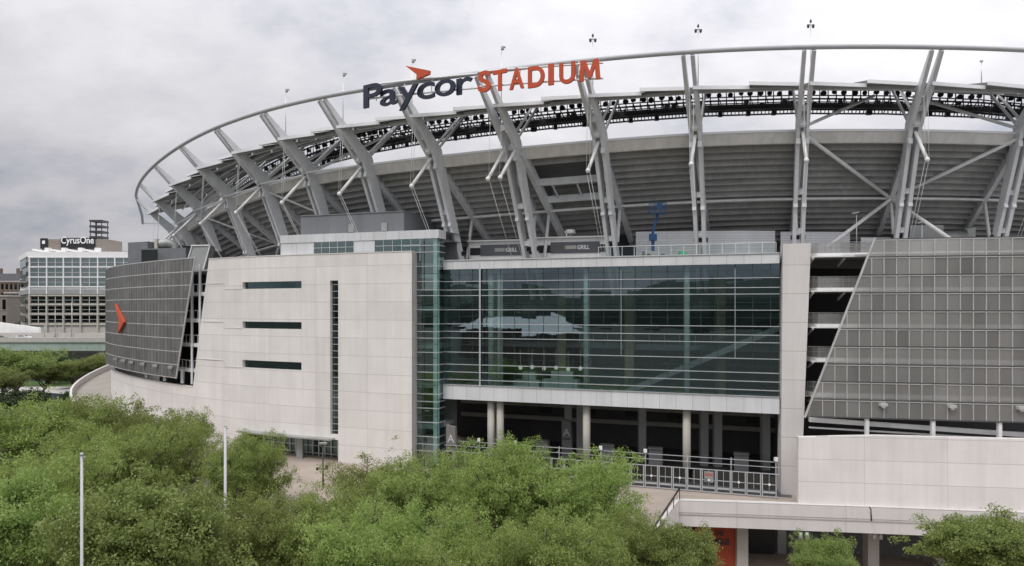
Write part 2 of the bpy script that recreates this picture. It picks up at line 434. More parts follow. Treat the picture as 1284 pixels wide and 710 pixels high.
EU = Vector((-.945, .327, 0)); NU = Vector((-.327, -.945, 0))        # along the main facade (to its left end) and outward
FO = Vector((24.6, 66.0, 0))
def F(s, d=0, z=0): return FO + EU*s + NU*d + Vector((0, 0, z))
TO = Vector((-7.8, 75.6, 0))                                          # outer corner of the glass tower
def T(s, d=0, z=0): return TO + EU*s + NU*d + Vector((0, 0, z))
WALL = Curve([(-10.5, 75.3), (-18.8, 78.4), (-27.5, 82.0), (-36.8, 87.2), (-45.5, 93.8), (-54, 102), (-61, 110.3), (-65.6, 117.6), (-68.5, 126), (-70, 135), (-70.5, 146)], 1)
SCR = Curve([(24.5, 63.9), (31.6, 62.5), (43, 60.3), (56, 58.8), (70, 58.2)], -1)

# the ring of masts: angle, radius and height of the mast tips round a centre far behind the stand
RC = np.array([63.16, 187.77])
PH = np.array([-1.20, -1.11, -1.028, -.93, -.843, -.77, -.705, -.643, -.579, -.513, -.443, -.369, -.286, -.193, -.089, .025, .145, .27])
RR = np.array([143.3, 143, 142.7, 142.33, 142.04, 141.59, 140.63, 139.11, 136.98, 134.73, 132.33, 129.76, 126.69, 123.27, 119.7, 115.7, 111.5, 107])
RZ = np.array([17.6, 18.4, 19.1, 19.77, 20.4, 20.94, 21.38, 21.74, 22.05, 22.39, 22.76, 23.12, 23.39, 23.58, 23.72, 23.8, 23.85, 23.9]) + CAM_Z
def spline(x, y):
    n = len(x); h = np.diff(x); A = np.eye(n); b = np.zeros(n)
    for i in range(1, n-1):
        A[i, i-1:i+2] = h[i-1], 2*(h[i-1]+h[i]), h[i]; b[i] = 3*((y[i+1]-y[i])/h[i]-(y[i]-y[i-1])/h[i-1])
    c = np.linalg.solve(A, b)
    def f(t):
        i = int(np.clip(np.searchsorted(x, t)-1, 0, n-2)); u = t-x[i]
        bb = (y[i+1]-y[i])/h[i]-h[i]*(2*c[i]+c[i+1])/3; d = (c[i+1]-c[i])/(3*h[i])
        return y[i]+bb*u+c[i]*u*u+d*u**3
    return f
fR = spline(PH, RR); fZ = spline(PH, RZ)
def RP(ph, dr, dz=None, z=None):
    r = fR(ph)+dr
    return Vector((RC[0]+r*math.sin(ph), RC[1]-r*math.cos(ph), (fZ(ph)+dz) if z is None else z))
def ring_sweep(mb, p0, p1, n, prof, smooth=False):
    """prof: list of (dr, dz or None, zabs or None)"""
    rings = []; uvs = []
    for i in range(n+1):
        ph = p0+(p1-p0)*i/n
        rings.append([RP(ph, a, b, c) for (a, b, c) in prof]); uvs.append([(fR(ph)*ph, (b if b is not None else c)) for (a, b, c) in prof])
    mb.sweep(rings, uvs=uvs, smooth=smooth)
BENT = {k: PH[8-k] for k in range(-8, 9) if 0 <= 8-k+1 < len(PH)}
# ids run from 8 (far left) to -7 (right, out of frame)
BENT = {8: -1.11, 7: -1.028, 6: -.93, 5: -.843, 4: -.77, 3: -.705, 2: -.643, 1: -.579, 0: -.513, -1: -.443, -2: -.369, -3: -.286, -4: -.193, -5: -.089, -6: .025, -7: .145}
ORDER = sorted(BENT, reverse=True)

# ================================================================== STADIUM
ST = empty('stadium', (0, 78, 0), 'large white and glass football stadium with leaning steel masts, ring pipe and upper deck', 'stadium')

# ---- precast wall on the left with slots, tall window and entrance recess
def wall_build():
    pxs = [516, 424, 414, 378, 304, 280, 262]
    sv = [0.0] + [WALL.s_px(p) for p in pxs[1:]]
    zs = [0.0, 2.45, 3.0, 7.2, 9.9, 10.8, 14.5, 15.3, 19.1, 19.9, 22.8]
    sl = WALL.s_px(242) - WALL.s_px(262)
    extra = []
    # refine columns so that the wall follows its curve
    cols = []
    for a, b in zip(sv[:-1], sv[1:]):
        k = max(1, int((b-a)/1.6))
        cols += [a+(b-a)*i/k for i in range(k)]
    cols.append(sv[-1])
    s_slot0, s_slot1, s_w0, s_w1, s_ent = sv[3], sv[4], sv[1], sv[2], WALL.s_px(308)
    s_notch = sv[5]
    def V(i, j, d):
        s = cols[i]; z = zs[j]
        if i == len(cols)-1: s += sl*max(0, (22.8-z))/(22.8-7.2)
        return WALL.at(s, d, z), (s, z)
    def solid(i, j):
        c = .5*(cols[i]+cols[i+1]); z = .5*(zs[j]+zs[j+1])
        if s_w0 < c < s_w1 and 3.0 < z < 19.9: return False
        if s_slot0 < c < s_slot1 and (9.9 < z < 10.8 or 14.5 < z < 15.3 or 19.1 < z < 19.9): return False
        if s_w0 < c < s_ent and z < 2.45: return False
        return True
    mb = MB(); grid_wall(mb, V, len(cols)-1, len(zs)-1, solid, .55)
    w = mb.build('precast_wall', M['precast'], ST)
    # return face at its right-hand end
    r = MB(); a = [WALL.at(0, 0.0, 0), WALL.at(0, -1.2, 0)]
    r.face([a[0], a[1], a[1]+Vector((0, 0, 22.8)), a[0]+Vector((0, 0, 22.8))], [(0, 0), (1.2, 0), (1.2, 22.8), (0, 22.8)])
    r.box8([WALL.at(s, d, z) for z in (22.8, 22.86) for (s, d) in ((-.03, .04), (sv[-1], .04), (sv[-1], -1.2), (-.03, -1.2))][:0] or [WALL.at(0, -.6, 0), WALL.at(.4, -.6, 0), WALL.at(.4, -1.2, 0), WALL.at(0, -1.2, 0), WALL.at(0, -.6, 22.7), WALL.at(.4, -.6, 22.7), WALL.at(.4, -1.2, 22.7), WALL.at(0, -1.2, 22.7)])
    r.build('wall_return', M['precast_plain'], w)
    cp = MB(); WALL.band(cp, -.02, sv[-1]+.02, -.6, .05, 22.8, 22.9, 18); cp.build('coping', M['precast_plain'], w)
    for z0, z1 in ((9.9, 10.8), (14.5, 15.3), (19.1, 19.9)):
        g = MB(); k = 8
        for i in range(k):
            a, b = s_slot0+(s_slot1-s_slot0)*i/k, s_slot0+(s_slot1-s_slot0)*(i+1)/k
            g.face([WALL.at(a, -.42, z0), WALL.at(b, -.42, z0), WALL.at(b, -.42, z1), WALL.at(a, -.42, z1)])
        g.build('slot_window', M['glass_dark'], w)
    g = MB(); g.face([WALL.at(s_w0, -.45, 3.0), WALL.at(s_w1, -.45, 3.0), WALL.at(s_w1, -.45, 19.9), WALL.at(s_w0, -.45, 19.9)])
    g.build('tall_window', M['glass_dark'], w)
    f = MB()
    for i in range(23):
        z = 3.4+i*.73
        f.box((WALL.at((s_w0+s_w1)/2, -.36, z)), (WALL.at(s_w1, 0, 0)-WALL.at(s_w0, 0, 0))*.48, WALL.at(0, .05, 0)-WALL.at(0, 0, 0), (0, 0, .03))
    f.build('window_bars', M['fin'], w)
    s_n = WALL.s_px(281)
    for z in (9.95, 14.55, 19.15):  # proud bars added to give the notch its lit and shaded lines
        lg = MB()
        WALL.band(lg, s_slot1+.05, s_n, -.05, .035, z-.07, z, 5)
        e = sv[-1]+sl*(22.8-z)/(22.8-7.2)
        WALL.band(lg, s_n, e-.05, -.05, .035, z+.64, z+.71, 6)
        lg.bar(WALL.at(s_n, .0, z-.05), WALL.at(s_n, .0, z+.7), .07, .06)
        lg.build('shadow_line_bar', M['precast_plain'], w)
    # entrance: recess with doors, lintel canopy
    e = MB(); n = 10
    for i in range(n):
        a, b = s_w0+(s_ent-s_w0)*i/n, s_w0+(s_ent-s_w0)*(i+1)/n
        e.face([WALL.at(a, -2.2, 0), WALL.at(b, -2.2, 0), WALL.at(b, -2.2, 2.6), WALL.at(a, -2.2, 2.6)])
    e.build('entrance_glazing', M['glass_dark'], w)
    d = MB(); L = s_ent-s_w0
    nd = 14
    for i in range(nd+1):
        s = s_w0+.7+(L-1.4)*i/nd
        p = WALL.at(s, -2.12, 0); d.bar(p, p+Vector((0, 0, 2.5)), .12 if i % 2 else .2, .1)
    for z in (.25, 1.1, 2.05):
        WALL.band(d, s_w0+.7, s_ent-.7, -2.2, -2.08, z, z+.1, 10)
    d.build('entrance_doors', M['fin'], w)
    c = MB(); WALL.band(c, s_w0+.4, s_ent+.3, -.6, 1.1, 2.5, 2.66, 12); c.build('entrance_canopy', M['hvac'], w)
    c = MB(); p = WALL.at((s_w0+s_ent)/2-1.2, -.5, 0); c.box(p+Vector((0, 0, 1.22)), (.35, 0, 0), (0, .35, 0), (0, 0, 1.22)); c.build('entrance_column', M['hvac'], w)
    cap = MB(); WALL.band(cap, s_w0, s_ent, -2.25, -.56, 2.62, 2.7, 10); cap.build('entrance_ceiling', M['interior'], w)
    return sv[-1]+sl
s_base0 = wall_build()
# base wall round the left end
sv = [s_base0+(WALL.L-s_base0)*i/26 for i in range(27)]
zs = [-7.0, .35, 2.6, 7.0]
sdoor = WALL.s_px(173)
def Vb(i, j, d): return WALL.at(sv[i], d, zs[j]), (sv[i], zs[j])
k = min(range(26), key=lambda i: abs((sv[i]+sv[i+1])/2-sdoor))
sv[k], sv[k+1] = sdoor-.65, sdoor+.65
mb = MB(); grid_wall(mb, Vb, 26, 3, lambda i, j: not (i == k and j == 1), .5)
bw = mb.build('base_wall', M['precast'], ST)
g = MB(); g.face([Vb(k, 1, -.4)[0], Vb(k+1, 1, -.4)[0], Vb(k+1, 2, -.4)[0], Vb(k, 2, -.4)[0]]); g.build('small_window', M['glass_dark'], bw)
c = MB(); WALL.band(c, s_base0, WALL.L, -.5, .06, 7.0, 7.1, 30); c.build('coping', M['precast_plain'], bw)
# lower part of the precast wall going down behind the plaza edge on its left
# posts in the opening under the curved screen
for px in (181, 204, 226):
    mb = MB(); p = WALL.at(WALL.s_px(px), -.3, 7.3); mb.bar(p, p+Vector((0, 0, 1.8)), .35, .35)
    mb.build('opening_post', M['steel'], bw)

m_ = MB(); WALL.band(m_, WALL.s_px(300), WALL.L, -7.2, -7.0, -7, 21.5, 30); m_.build('dark_backing_wall', M['dark'], ST)  # dark wall added behind the gap so it reads as shaded interior
# ---- curved louvre screen on the left
def curve_screen(name, CV, off, s_top0, s_bot0, s_end, z0, z1, rows, matp, step, mrail, mrib, wr):
    """screen hung on curve CV, its near edge slanting from s_top0 (top) to s_bot0 (bottom)"""
    dz = (z1-z0)/rows
    sgn = 1 if s_end > s_top0 else -1
    def edge(z): return s_bot0+(s_top0-s_bot0)*(z-z0)/(z1-z0)
    mb = MB(); fr = MB(); rl = MB()
    for r_ in range(rows):
        za, zb = z0+r_*dz+.06, z0+(r_+1)*dz-.06
        ea, eb = edge(za), edge(zb); n = int(abs(s_end-min(ea, eb) if sgn > 0 else s_end-max(ea, eb))/step)
        lo = min(ea, eb) if sgn > 0 else max(ea, eb)
        xs = [s_end - sgn*i*step for i in range(n+2)]
        for i in range(len(xs)-1):
            a, b = xs[i], xs[i+1]
            def cl(s, z): 
                e = edge(z); return max(s, e) if sgn > 0 else min(s, e)
            q = [(cl(b, za), za), (cl(a, za), za), (cl(a, zb), zb), (cl(b, zb), zb)]
            if abs(q[0][0]-q[1][0]) < .02 and abs(q[2][0]-q[3][0]) < .02: continue
            lean = lambda z: off
            mb.face([CV.at(s, lean(z), z) for s, z in q], [(s, z-z0) for s, z in q])
            if abs(q[1][0]-a) < .01 and abs(q[2][0]-a) < .01:
                fr.bar(CV.at(a, off+.04, za), CV.at(a, off+.04, zb), wr, .06)
    p = mb.build(name, matp, ST)
    if mrail is M['screen_rail']:
        for r_ in range(1, rows+1): z = z0+r_*dz; CV.band(fr, edge(z)+.05, s_end, off-.02, off+.06, z-.12, z-.06, 24)
    for r_ in range(rows+1):
        z = z0+r_*dz; CV.band(rl, edge(z), s_end, off-.1, off+.03, z-.055, z+.045, 24)
    rl.build('rail', mrail, p)
    fr.build('mullion_lattice', mrib, p)
    e = MB(); e.bar(CV.at(s_top0, off, z1+.1), CV.at(s_bot0, off, z0-.1), .14, .16); e.build('edge_frame', M['screen_frame'], p)
    return p
sA, sB = WALL.s_px(252), WALL.s_px(228)
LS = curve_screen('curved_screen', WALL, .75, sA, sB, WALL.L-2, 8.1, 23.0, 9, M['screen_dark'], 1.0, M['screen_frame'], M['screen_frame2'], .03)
for px in (153, 163, 173, 187, 203, 222):
    hb = MB(); p = WALL.at(WALL.s_px(px+2), 1.0, 9.4); hb.box(p, (.3, 0, 0), (0, .25, 0), (0, 0, .16))
    hb.build('floodlight_box', M['hvac'], LS)
# ---- right screen
def zz(s): return 0
s0t, s0b = SCR.s_px(1097), SCR.s_px(1009)
RS = curve_screen('slanted_screen', SCR, 0, s0t, s0b, SCR.L, 7.3, 22.9, 10, M['screen'], 1.0, M['screen_rail'], M['screen_frame'], .085)
for px in (1106, 1192, 1278):
    p = SCR.at(SCR.s_px(px), .25, 8.55); m_ = MB(); m_.box(p, (.3, 0, 0), (0, .22, 0), (0, 0, .13)); m_.box(p+Vector((0, -.1, -.2)), (.14, 0, 0), (0, .08, 0), (0, 0, .08)); m_.build('floodlight_box', M['screen_frame'], RS)
for px in (1088, 1171, 1255, 1330):
    m_ = MB(); p = SCR.at(SCR.s_px(px), -.25, 5.5); m_.bar(p, p+Vector((0, 0, 1.9)), .3, .3); m_.build('screen_post', M['steel_white'], RS)
# ramp beam seen in the opening under the right screen
m_ = MB(); SCR.band(m_, 2.1, 22, -1.7, -1.1, 6.75, 7.1, 12, zf=lambda s: -.045*s); SCR.band(m_, 2.1, 22, -1.5, -1.42, 6.1, 6.25, 12, zf=lambda s: -.03*s)
m_.build('ramp_beam', M['steel_white'], ST)
# ---- base wall on the right
BW = Curve([(24.7, 61.9), (31.6, 61.0), (43, 59.4), (56, 58.2), (70, 57.6)], -1)
mb = MB(); n = 14
rings = []; uvs = []
for i in range(n+1):
    s = BW.L*i/n; zt = 5.75 if s == 0 else min(6.05, 5.75+.3*s/6)
    rings.append([BW.at(s, -.6, .02), BW.at(s, 0, .02), BW.at(s, 0, zt), BW.at(s, -.6, zt)]); uvs.append([(s, 0), (s, 0), (s, zt), (s, zt)])
mb.sweep(rings, uvs=uvs); mb.build('lower_wall', M['precast'], ST)
# ---- pier
mb = MB()
x0, x1, w0, w1 = 24.62, 26.95, 24.28, 26.0
bot = [(w0+.1, 65.1), (w1, 64.6), (w1+.5, 66.6), (w0+.5, 67.1)]; top = [(x0, 65.2), (x1, 64.7), (x1+.5, 66.7), (x0+.5, 67.2)]
q = [Vector((*p, 0)) for p in bot]+[Vector((*p, 22.75)) for p in top]
for f in ((0, 1, 5, 4), (1, 2, 6, 5), (2, 3, 7, 6), (3, 0, 4, 7), (4, 5, 6, 7)):
    mb.face([q[i] for i in f], [(0 if k in (0, 3) else 2, q[i].z) for k, i in enumerate(f)])
mb.build('end_pier', M['pier'], ST)

# ---- main glass facade
FL = 33.7
ZF = [19.7, 18.8, 18.2, 16.7, 15.2, 14.4, 13.7, 12.2, 10.9, 10.1, 9.3]
g = MB(); g.face([F(0, 0, 8.6), F(FL, 0, 8.6), F(FL, 0, 21.1), F(0, 0, 21.1)], [(0, 8.7), (FL, 8.7), (FL, 21.2), (0, 21.2)])
GF = g.build('glass_facade', M['glass_main'], ST)
for z in ZF:
    m_ = MB(); m_.bar(F(-.0, .22, z), F(FL, .22, z), .16, .065, up=(0, 0, 1)); m_.build('fin', M['fin'], GF)
m_ = MB(); s = .78
while s < FL:
    m_.bar(F(s, .03, 8.6), F(s, .03, 21.1), .05, .05); s += 1.56
for z in (20.4, 17.4, 16.0, 13.0, 11.5): m_.bar(F(0, .02, z), F(FL, .02, z), .04, .03)
m_.build('mullion_lattice', M['mullion'], GF)
m_ = MB()
for s in (14.6, 3.9): m_.bar(F(s, .26, 12.2), F(s, .26, 20.6), .035, .04)
m_.bar(F(29.5, .3, 8.0), F(29.5, .3, 21.6), .15, .16)
m_.build('tie_rods', M['fin'], GF)
def fascia(name, z0, z1, dout):
    m_ = MB(); a = [F(0, dout, 0), F(FL, dout, 0)]; up = lambda z: Vector((0, 0, z))
    m_.face([a[0]+up(z0), a[1]+up(z0), a[1]+up(z1), a[0]+up(z1)], [(0, z0-z0+.02), (FL, .02), (FL, z1-z0+.02), (0, z1-z0+.02)])
    b = [F(0, -.3, 0), F(FL, -.3, 0)]
    m_.face([a[0]+up(z1), a[1]+up(z1), b[1]+up(z1), b[0]+up(z1)]); m_.face([a[0]+up(z0), a[1]+up(z0), b[1]+up(z0), b[0]+up(z0)])
    return m_.build(name, M['fascia'], ST)
fascia('upper_fascia', 21.0, 21.92, .35); fascia('lower_fascia', 7.2, 8.72, .4)
m_ = MB(); m_.bar(F(-.0, .38, 21.95), F(FL, .38, 21.95), .14, .1); m_.bar(F(0, .45, 8.76), F(FL, .45, 8.76), .12, .07); m_.build('fascia_trim', M['fin'], ST)
# columns under and behind it
for s in (8.4, 18.3, 27.6, 28.65):
    m_ = MB(); p = F(s, -.75, 0); m_.tube(p, p+Vector((0, 0, 7.3)), .38, n=18)
    m_.tube(p, p+Vector((0, 0, .3)), .62, n=18)
    cc = m_.build('column', M['concol'], ST)
    u = MB(); u.tube(p+Vector((0, 0, 8.7)), p+Vector((0, 0, 21.0)), .3, n=14); u.build('column_upper', M['tealcol'], cc)
# interior of the glass hall
m_ = MB(); m_.face([F(-2.5, -13, 7.4), F(FL+3, -13, 7.4), F(FL+3, -13, 21.5), F(-2.5, -13, 21.5)]); m_.build('hall_back_wall', M['interior'], ST)
m_ = MB(); m_.face([F(-2.2, -.5, 7.4), F(-2.2, -13, 7.4), F(-2.2, -13, 21.5), F(-2.2, -.5, 21.5)]); m_.face([F(FL+1, -1.6, 7.4), F(FL+1, -13, 7.4), F(FL+1, -13, 21.5), F(FL+1, -1.6, 21.5)]); m_.build('hall_side_wall', M['interior'], ST)
m_ = MB()
def slabF(mb, s0, s1, d0, d1, z0, z1): mb.box8([F(s0, d1, z0), F(s1, d1, z0), F(s1, d0, z0), F(s0, d0, z0), F(s0, d1, z1), F(s1, d1, z1), F(s1, d0, z1), F(s0, d0, z1)][::1])
slabF(m_, -2.2, FL+1, -20, -.32, 7.22, 7.9); m_.build('hall_floor', M['slab'], ST)
m_ = MB(); slabF(m_, -2.0, 16, -12.9, -7.0, 12.4, 13.0); slabF(m_, 16, FL+.9, -12.9, -8.5, 12.4, 13.0); slabF(m_, -2.0, FL+.9, -12.9, -9.5, 16.7, 17.2); m_.build('mezzanine', M['slab'], ST)
m_ = MB(); s = -1.5
while s < FL:
    d_ = -6.9 if s < 16 else -8.4
    m_.bar(F(s, d_, 13.0), F(s, d_, 14.1), .05, .05); s += 1.6
m_.bar(F(-2, -6.9, 14.1), F(16, -6.9, 14.1), .07, .07); m_.bar(F(16, -8.4, 14.1), F(FL, -8.4, 14.1), .07, .07); m_.build('mezzanine_rail', M['fin'], ST)
# escalators climbing to the right
for dd in (-3.6, -5.4):
    m_ = MB(); a = F(15.2, dd, 8.0); b = F(-.5, dd, 15.2); m_.bar(a, b, 1.3, .55)
    es = m_.build('escalator', M['slab'], ST)
    m_ = MB()
    for o_ in (-.6, .6): m_.bar(a+NU*o_+Vector((0, 0, .75)), b+NU*o_+Vector((0, 0, .75)), .06, 1.0)
    m_.build('balustrade', M['glass_clear'], es)
for s in (5.6, 15.0, 22.5, 30.5):
    m_ = MB(); p = F(s, -6.5, 7.9); m_.box(p+Vector((0, 0, 6.7)), (.45, 0, 0), (0, .45, 0), (0, 0, 6.7)); m_.build('hall_column', M['tancol'], ST)
for i in range(6):
    m_ = MB(); p = F(26.6-1.35*i, -4.5, 10.3+.12*(i % 2)); m_.sphere(p, .22); m_.tube(p, p+Vector((0, 0, 2.0)), .008, n=5)
    m_.build('globe_lamp', M['globe'], ST)
for (s0, s1, z1) in ((27.2, 24.3, 9.0), (23.9, 20.0, 9.2)):
    m_ = MB(); slabF(m_, s1, s0, -5.0, -3.8, 7.92, z1)
    slabF(m_, s1+.8, s0-.6, -5.6, -5.2, 7.92, z1+.8); m_.build('service_counter', M['tealcol'], ST)
# ceiling strip
m_ = MB(); slabF(m_, -2.2, FL+1, -13, -.32, 21.12, 21.5); m_.build('hall_ceiling', M['interior'], ST)
# ground concourse behind the gates
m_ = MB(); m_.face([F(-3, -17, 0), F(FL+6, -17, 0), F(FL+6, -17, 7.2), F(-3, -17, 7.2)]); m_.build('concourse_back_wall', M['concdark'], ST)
for s in (1.5, 6, 10.5, 15.5, 21, 26.5):
    m_ = MB(); m_.face([F(s, -16.9, 3.6), F(s+1.7, -16.9, 3.6), F(s+1.7, -16.9, 4.5), F(s, -16.9, 4.5)]); m_.build('concourse_opening', M['black'], ST)
m_ = MB(); m_.bar(F(-2.9, -16.4, 4.7), F(FL+5, -16.4, 4.7), .5, .5); m_.bar(F(-2.9, -16.4, 3.0), F(FL+5, -16.4, 3.0), .3, .5); m_.build('concourse_band', M['concol'], ST)
for s in (2.6, 7.8, 13.2, 19.0, 24.2, 29.4):
    m_ = MB(); m_.box(F(s, -8.2, 6.9), EU*.9, NU*.12, (0, 0, .06)); m_.build('strip_light', M['globe'], ST)
for s in (3.5, 12.2, 17.4, 24.8):
    m_ = MB(); m_.box(F(s, -7.0, 1.0), EU*.7, NU*.45, (0, 0, 1.0)); m_.box(F(s, -6.5, 2.05), EU*.75, NU*.5, (0, 0, .05)); m_.build('turnstile_booth', M['slab'], ST)
for s in (1.2, 6.0, 7.4, 14.0, 21.0, 22.4, 31):
    m_ = MB(); p = F(s, -9.0, 0); m_.box(p+Vector((0, 0, 3.6)), (.4, 0, 0), (0, .4, 0), (0, 0, 3.6)); m_.build('concourse_column', M['slab'], ST)

m_ = MB(); m_.face([F(-1, 1.9, .008), F(FL+3, 1.9, .008), F(FL+3, -17, .008), F(-1, -17, .008)]); m_.build('concourse_shade_floor', M['concdark'], ST)  # dark sheet over the tan paving, standing for shade behind the gates
# ---- glass tower beside the wall
TL = 19.7
g = MB(); g.face([T(0, 0, .1), T(5.5, 0, .1), T(5.5, 0, 24.25), T(0, 0, 24.25)], [(0, 0), (5.5, 0), (5.5, 24), (0, 24)])
g.face([T(0, 0, .1), T(0, -1.5, .1), T(0, -1.5, 24.25), T(0, 0, 24.25)], [(9, 0), (10.5, 0), (10.5, 24), (9, 24)])
GT = g.build('glass_tower', M['glass_tower'], ST)
m_ = MB()
for z in [23.5, 22.8, 21.3] + ZF + [7.8, 7.0, 6.3, 4.8, 3.3, 2.5, 1.8]:
    m_.bar(T(-.25, .16, z), T(4, .16, z), .12, .07)
    m_.bar(T(-.12, 0.2, z), T(-.12, -1.45, z), .12, .07)
m_.build('fins', M['fin'], GT)
m_ = MB()
for s in (.0, 1.6, 3.2): m_.bar(T(s, .04, .1), T(s, .04, 24.2), .07, .07)
for z in (20.5, 17.4, 16, 13, 11.6, 8.7, 5.5): m_.bar(T(0, .03, z), T(4, .03, z), .05, .05)
m_.build('mullion_lattice', M['mullion'], GT)
m_ = MB()
for z in (20.1, 16.6, 12.6, 8.4, 4.0): slabT = m_.box8([T(.35, -.4, z), T(4, -.4, z), T(4, -5, z), T(.35, -5, z), T(.35, -.4, z+.45), T(4, -.4, z+.45), T(4, -5, z+.45), T(.35, -5, z+.45)])
m_.build('landing', M['slab'], GT)
m_ = MB(); m_.bar(T(.42, -.55, .1), T(.42, -.55, 24.2), .62, .62); m_.build('bright_edge_post', M['white'], GT)  # pale post added behind the glass to brighten the tower edge
m_ = MB(); m_.face([T(-.0, -5, 0), T(6, -5, 0), T(6, -5, 24.3), T(0, -5, 24.3)]); m_.face([T(4.2, -.2, 0), T(4.2, -5, 0), T(4.2, -5, 24.2), T(4.2, -.2, 24.2)]); m_.build('tower_core', M['interior'], ST)
m_ = MB()
a = [T(-.15, .12, 24.25), T(TL, .12, 24.25), T(TL, .12, 25.15), T(-.15, .12, 25.15)]
m_.face(a, [(0, .02), (TL, .02), (TL, .92), (0, .92)])
a = [T(-.15, .12, 24.25), T(-.15, -1.7, 24.25), T(-.15, -1.7, 25.15), T(-.15, .12, 25.15)]; m_.face(a, [(0, .02), (2, .02), (2, .9), (0, .9)])
m_.face([T(-.15, .12, 25.15), T(TL, .12, 25.15), T(TL, -9, 25.15), T(-.15, -9, 25.15)]); m_.face([T(TL, .12, 22), T(TL, -9, 22), T(TL, -9, 25.15), T(TL, .12, 25.15)])
m_.face([T(-.15, .12, 24.25), T(TL, .12, 24.25), T(TL, -9, 24.25), T(-.15, -9, 24.25)])
TB = m_.build('tower_fascia', M['fascia'], ST)
for (p0, p1) in ((394, 352), (470, 444)):
    m_ = MB()
    def sp(px): 
        t_ = (px-642)/FPX; return (TO.x-t_*TO.y)/(t_*EU.y-EU.x)
    a = [T(sp(p0), .05, 21.8), T(sp(p1), .05, 21.8), T(sp(p1), .05, 24.25), T(sp(p0), .05, 24.25)]
    m_.face(a, [(0, .02), (3, .02), (3, 2.4), (0, 2.4)])
    m_.build('tower_panel', M['fascia'], ST)
for (p0, p1) in ((444, 394), (527, 470)):
    m_ = MB(); m_.face([T(sp(p0), .0, 21.8), T(sp(p1), .0, 21.8), T(sp(p1), .0, 24.25), T(sp(p0), .0, 24.25)]); w_ = m_.build('strip_window', M['glass_tower'], ST)
    m_ = MB(); k = 5
    for i in range(k+1):
        s = sp(p0)+(sp(p1)-sp(p0))*i/k; m_.bar(T(s, .05, 21.9), T(s, .05, 24.2), .06, .06)
    m_.bar(T(sp(p0), .06, 23.6), T(sp(p1), .06, 23.6), .06, .06); m_.build('frame', M['fin'], w_)
m_ = MB(); m_.face([T(4, -4, 21.7), T(TL, -4, 21.7), T(TL, -4, 24.2), T(4, -4, 24.2)]); m_.build('tower_back_wall', M['interior'], ST)
# penthouse on the tower roof
P0 = Vector((-11.9, 79.0, 0))
def PT(s, d, z): return P0+EU*s+NU*d+Vector((0, 0, z))
m_ = MB()
for a, b, L_ in ((PT(0, 0, 0), PT(13.4, 0, 0), 13.4), (PT(0, 0, 0), PT(0, -8.3, 0), 8.3), (PT(13.4, 0, 0), PT(13.4, -8.3, 0), 8.3), (PT(13.4, -8.3, 0), PT(0, -8.3, 0), 13.4)):
    u = Vector((0, 0, 1)); m_.face([a+u*25.16, b+u*25.16, b+u*27.55, a+u*27.55], [(0, .1), (L_, .1), (L_, 2.4), (0, 2.4)])
m_.face([PT(0, 0, 27.5), PT(13.4, 0, 27.5), PT(13.4, -8.3, 27.5), PT(0, -8.3, 27.5)])
m_.bar(PT(0, .04, 27.55), PT(13.4, .04, 27.55), .1, .12); m_.bar(PT(-.04, 0, 27.55), PT(-.04, -8.3, 27.55), .1, .12)
PH_ = m_.build('penthouse', M['cladgrey'], ST)
for s in (2.4, 6.6):
    m_ = MB(); m_.box(PT(s, .06, 25.9), EU*.35, NU*.05, (0, 0, .45)); m_.build('vent', M['hvac'], PH_)

# ---- floors, terrace and inner wall
outer = [(WALL.at(s, -1.6)) for s in np.linspace(WALL.L, .5, 24)] + [Vector((-7.0, 78.4, 0)), F(FL-.2, -.35), F(.2, -.35), Vector((27.2, 66.9, 0))] + [SCR.at(s, -1.2) for s in np.linspace(SCR.s_px(1110), SCR.L, 6)]
inner = [RP(ph, -27, z=0) for ph in np.linspace(.27, -1.15, 30)]
poly = [(p.x, p.y) for p in outer] + [(p.x, p.y) for p in inner]
m_ = MB(); m_.prism(poly, 21.1 + .42, 21.1 + .62); m_.build('terrace_floor', M['slab'], ST)
m_ = MB(); ring_sweep(m_, -1.15, .27, 40, [(-19.2, None, 7.3), (-18.6, None, 7.3), (-18.6, -14.2, None), (-19.2, -14.0, None)]); m_.build('inner_wall', M['dark'], ST)
m_ = MB(); ring_sweep(m_, -.305, .27, 18, [(-12.4, None, -7), (-12.0, None, -7), (-12.0, None, 7.25), (-12.4, None, 7.25)]); m_.build('lower_dark_backing', M['dark'], ST)  # dark wall added to keep the opening under the screen in shade
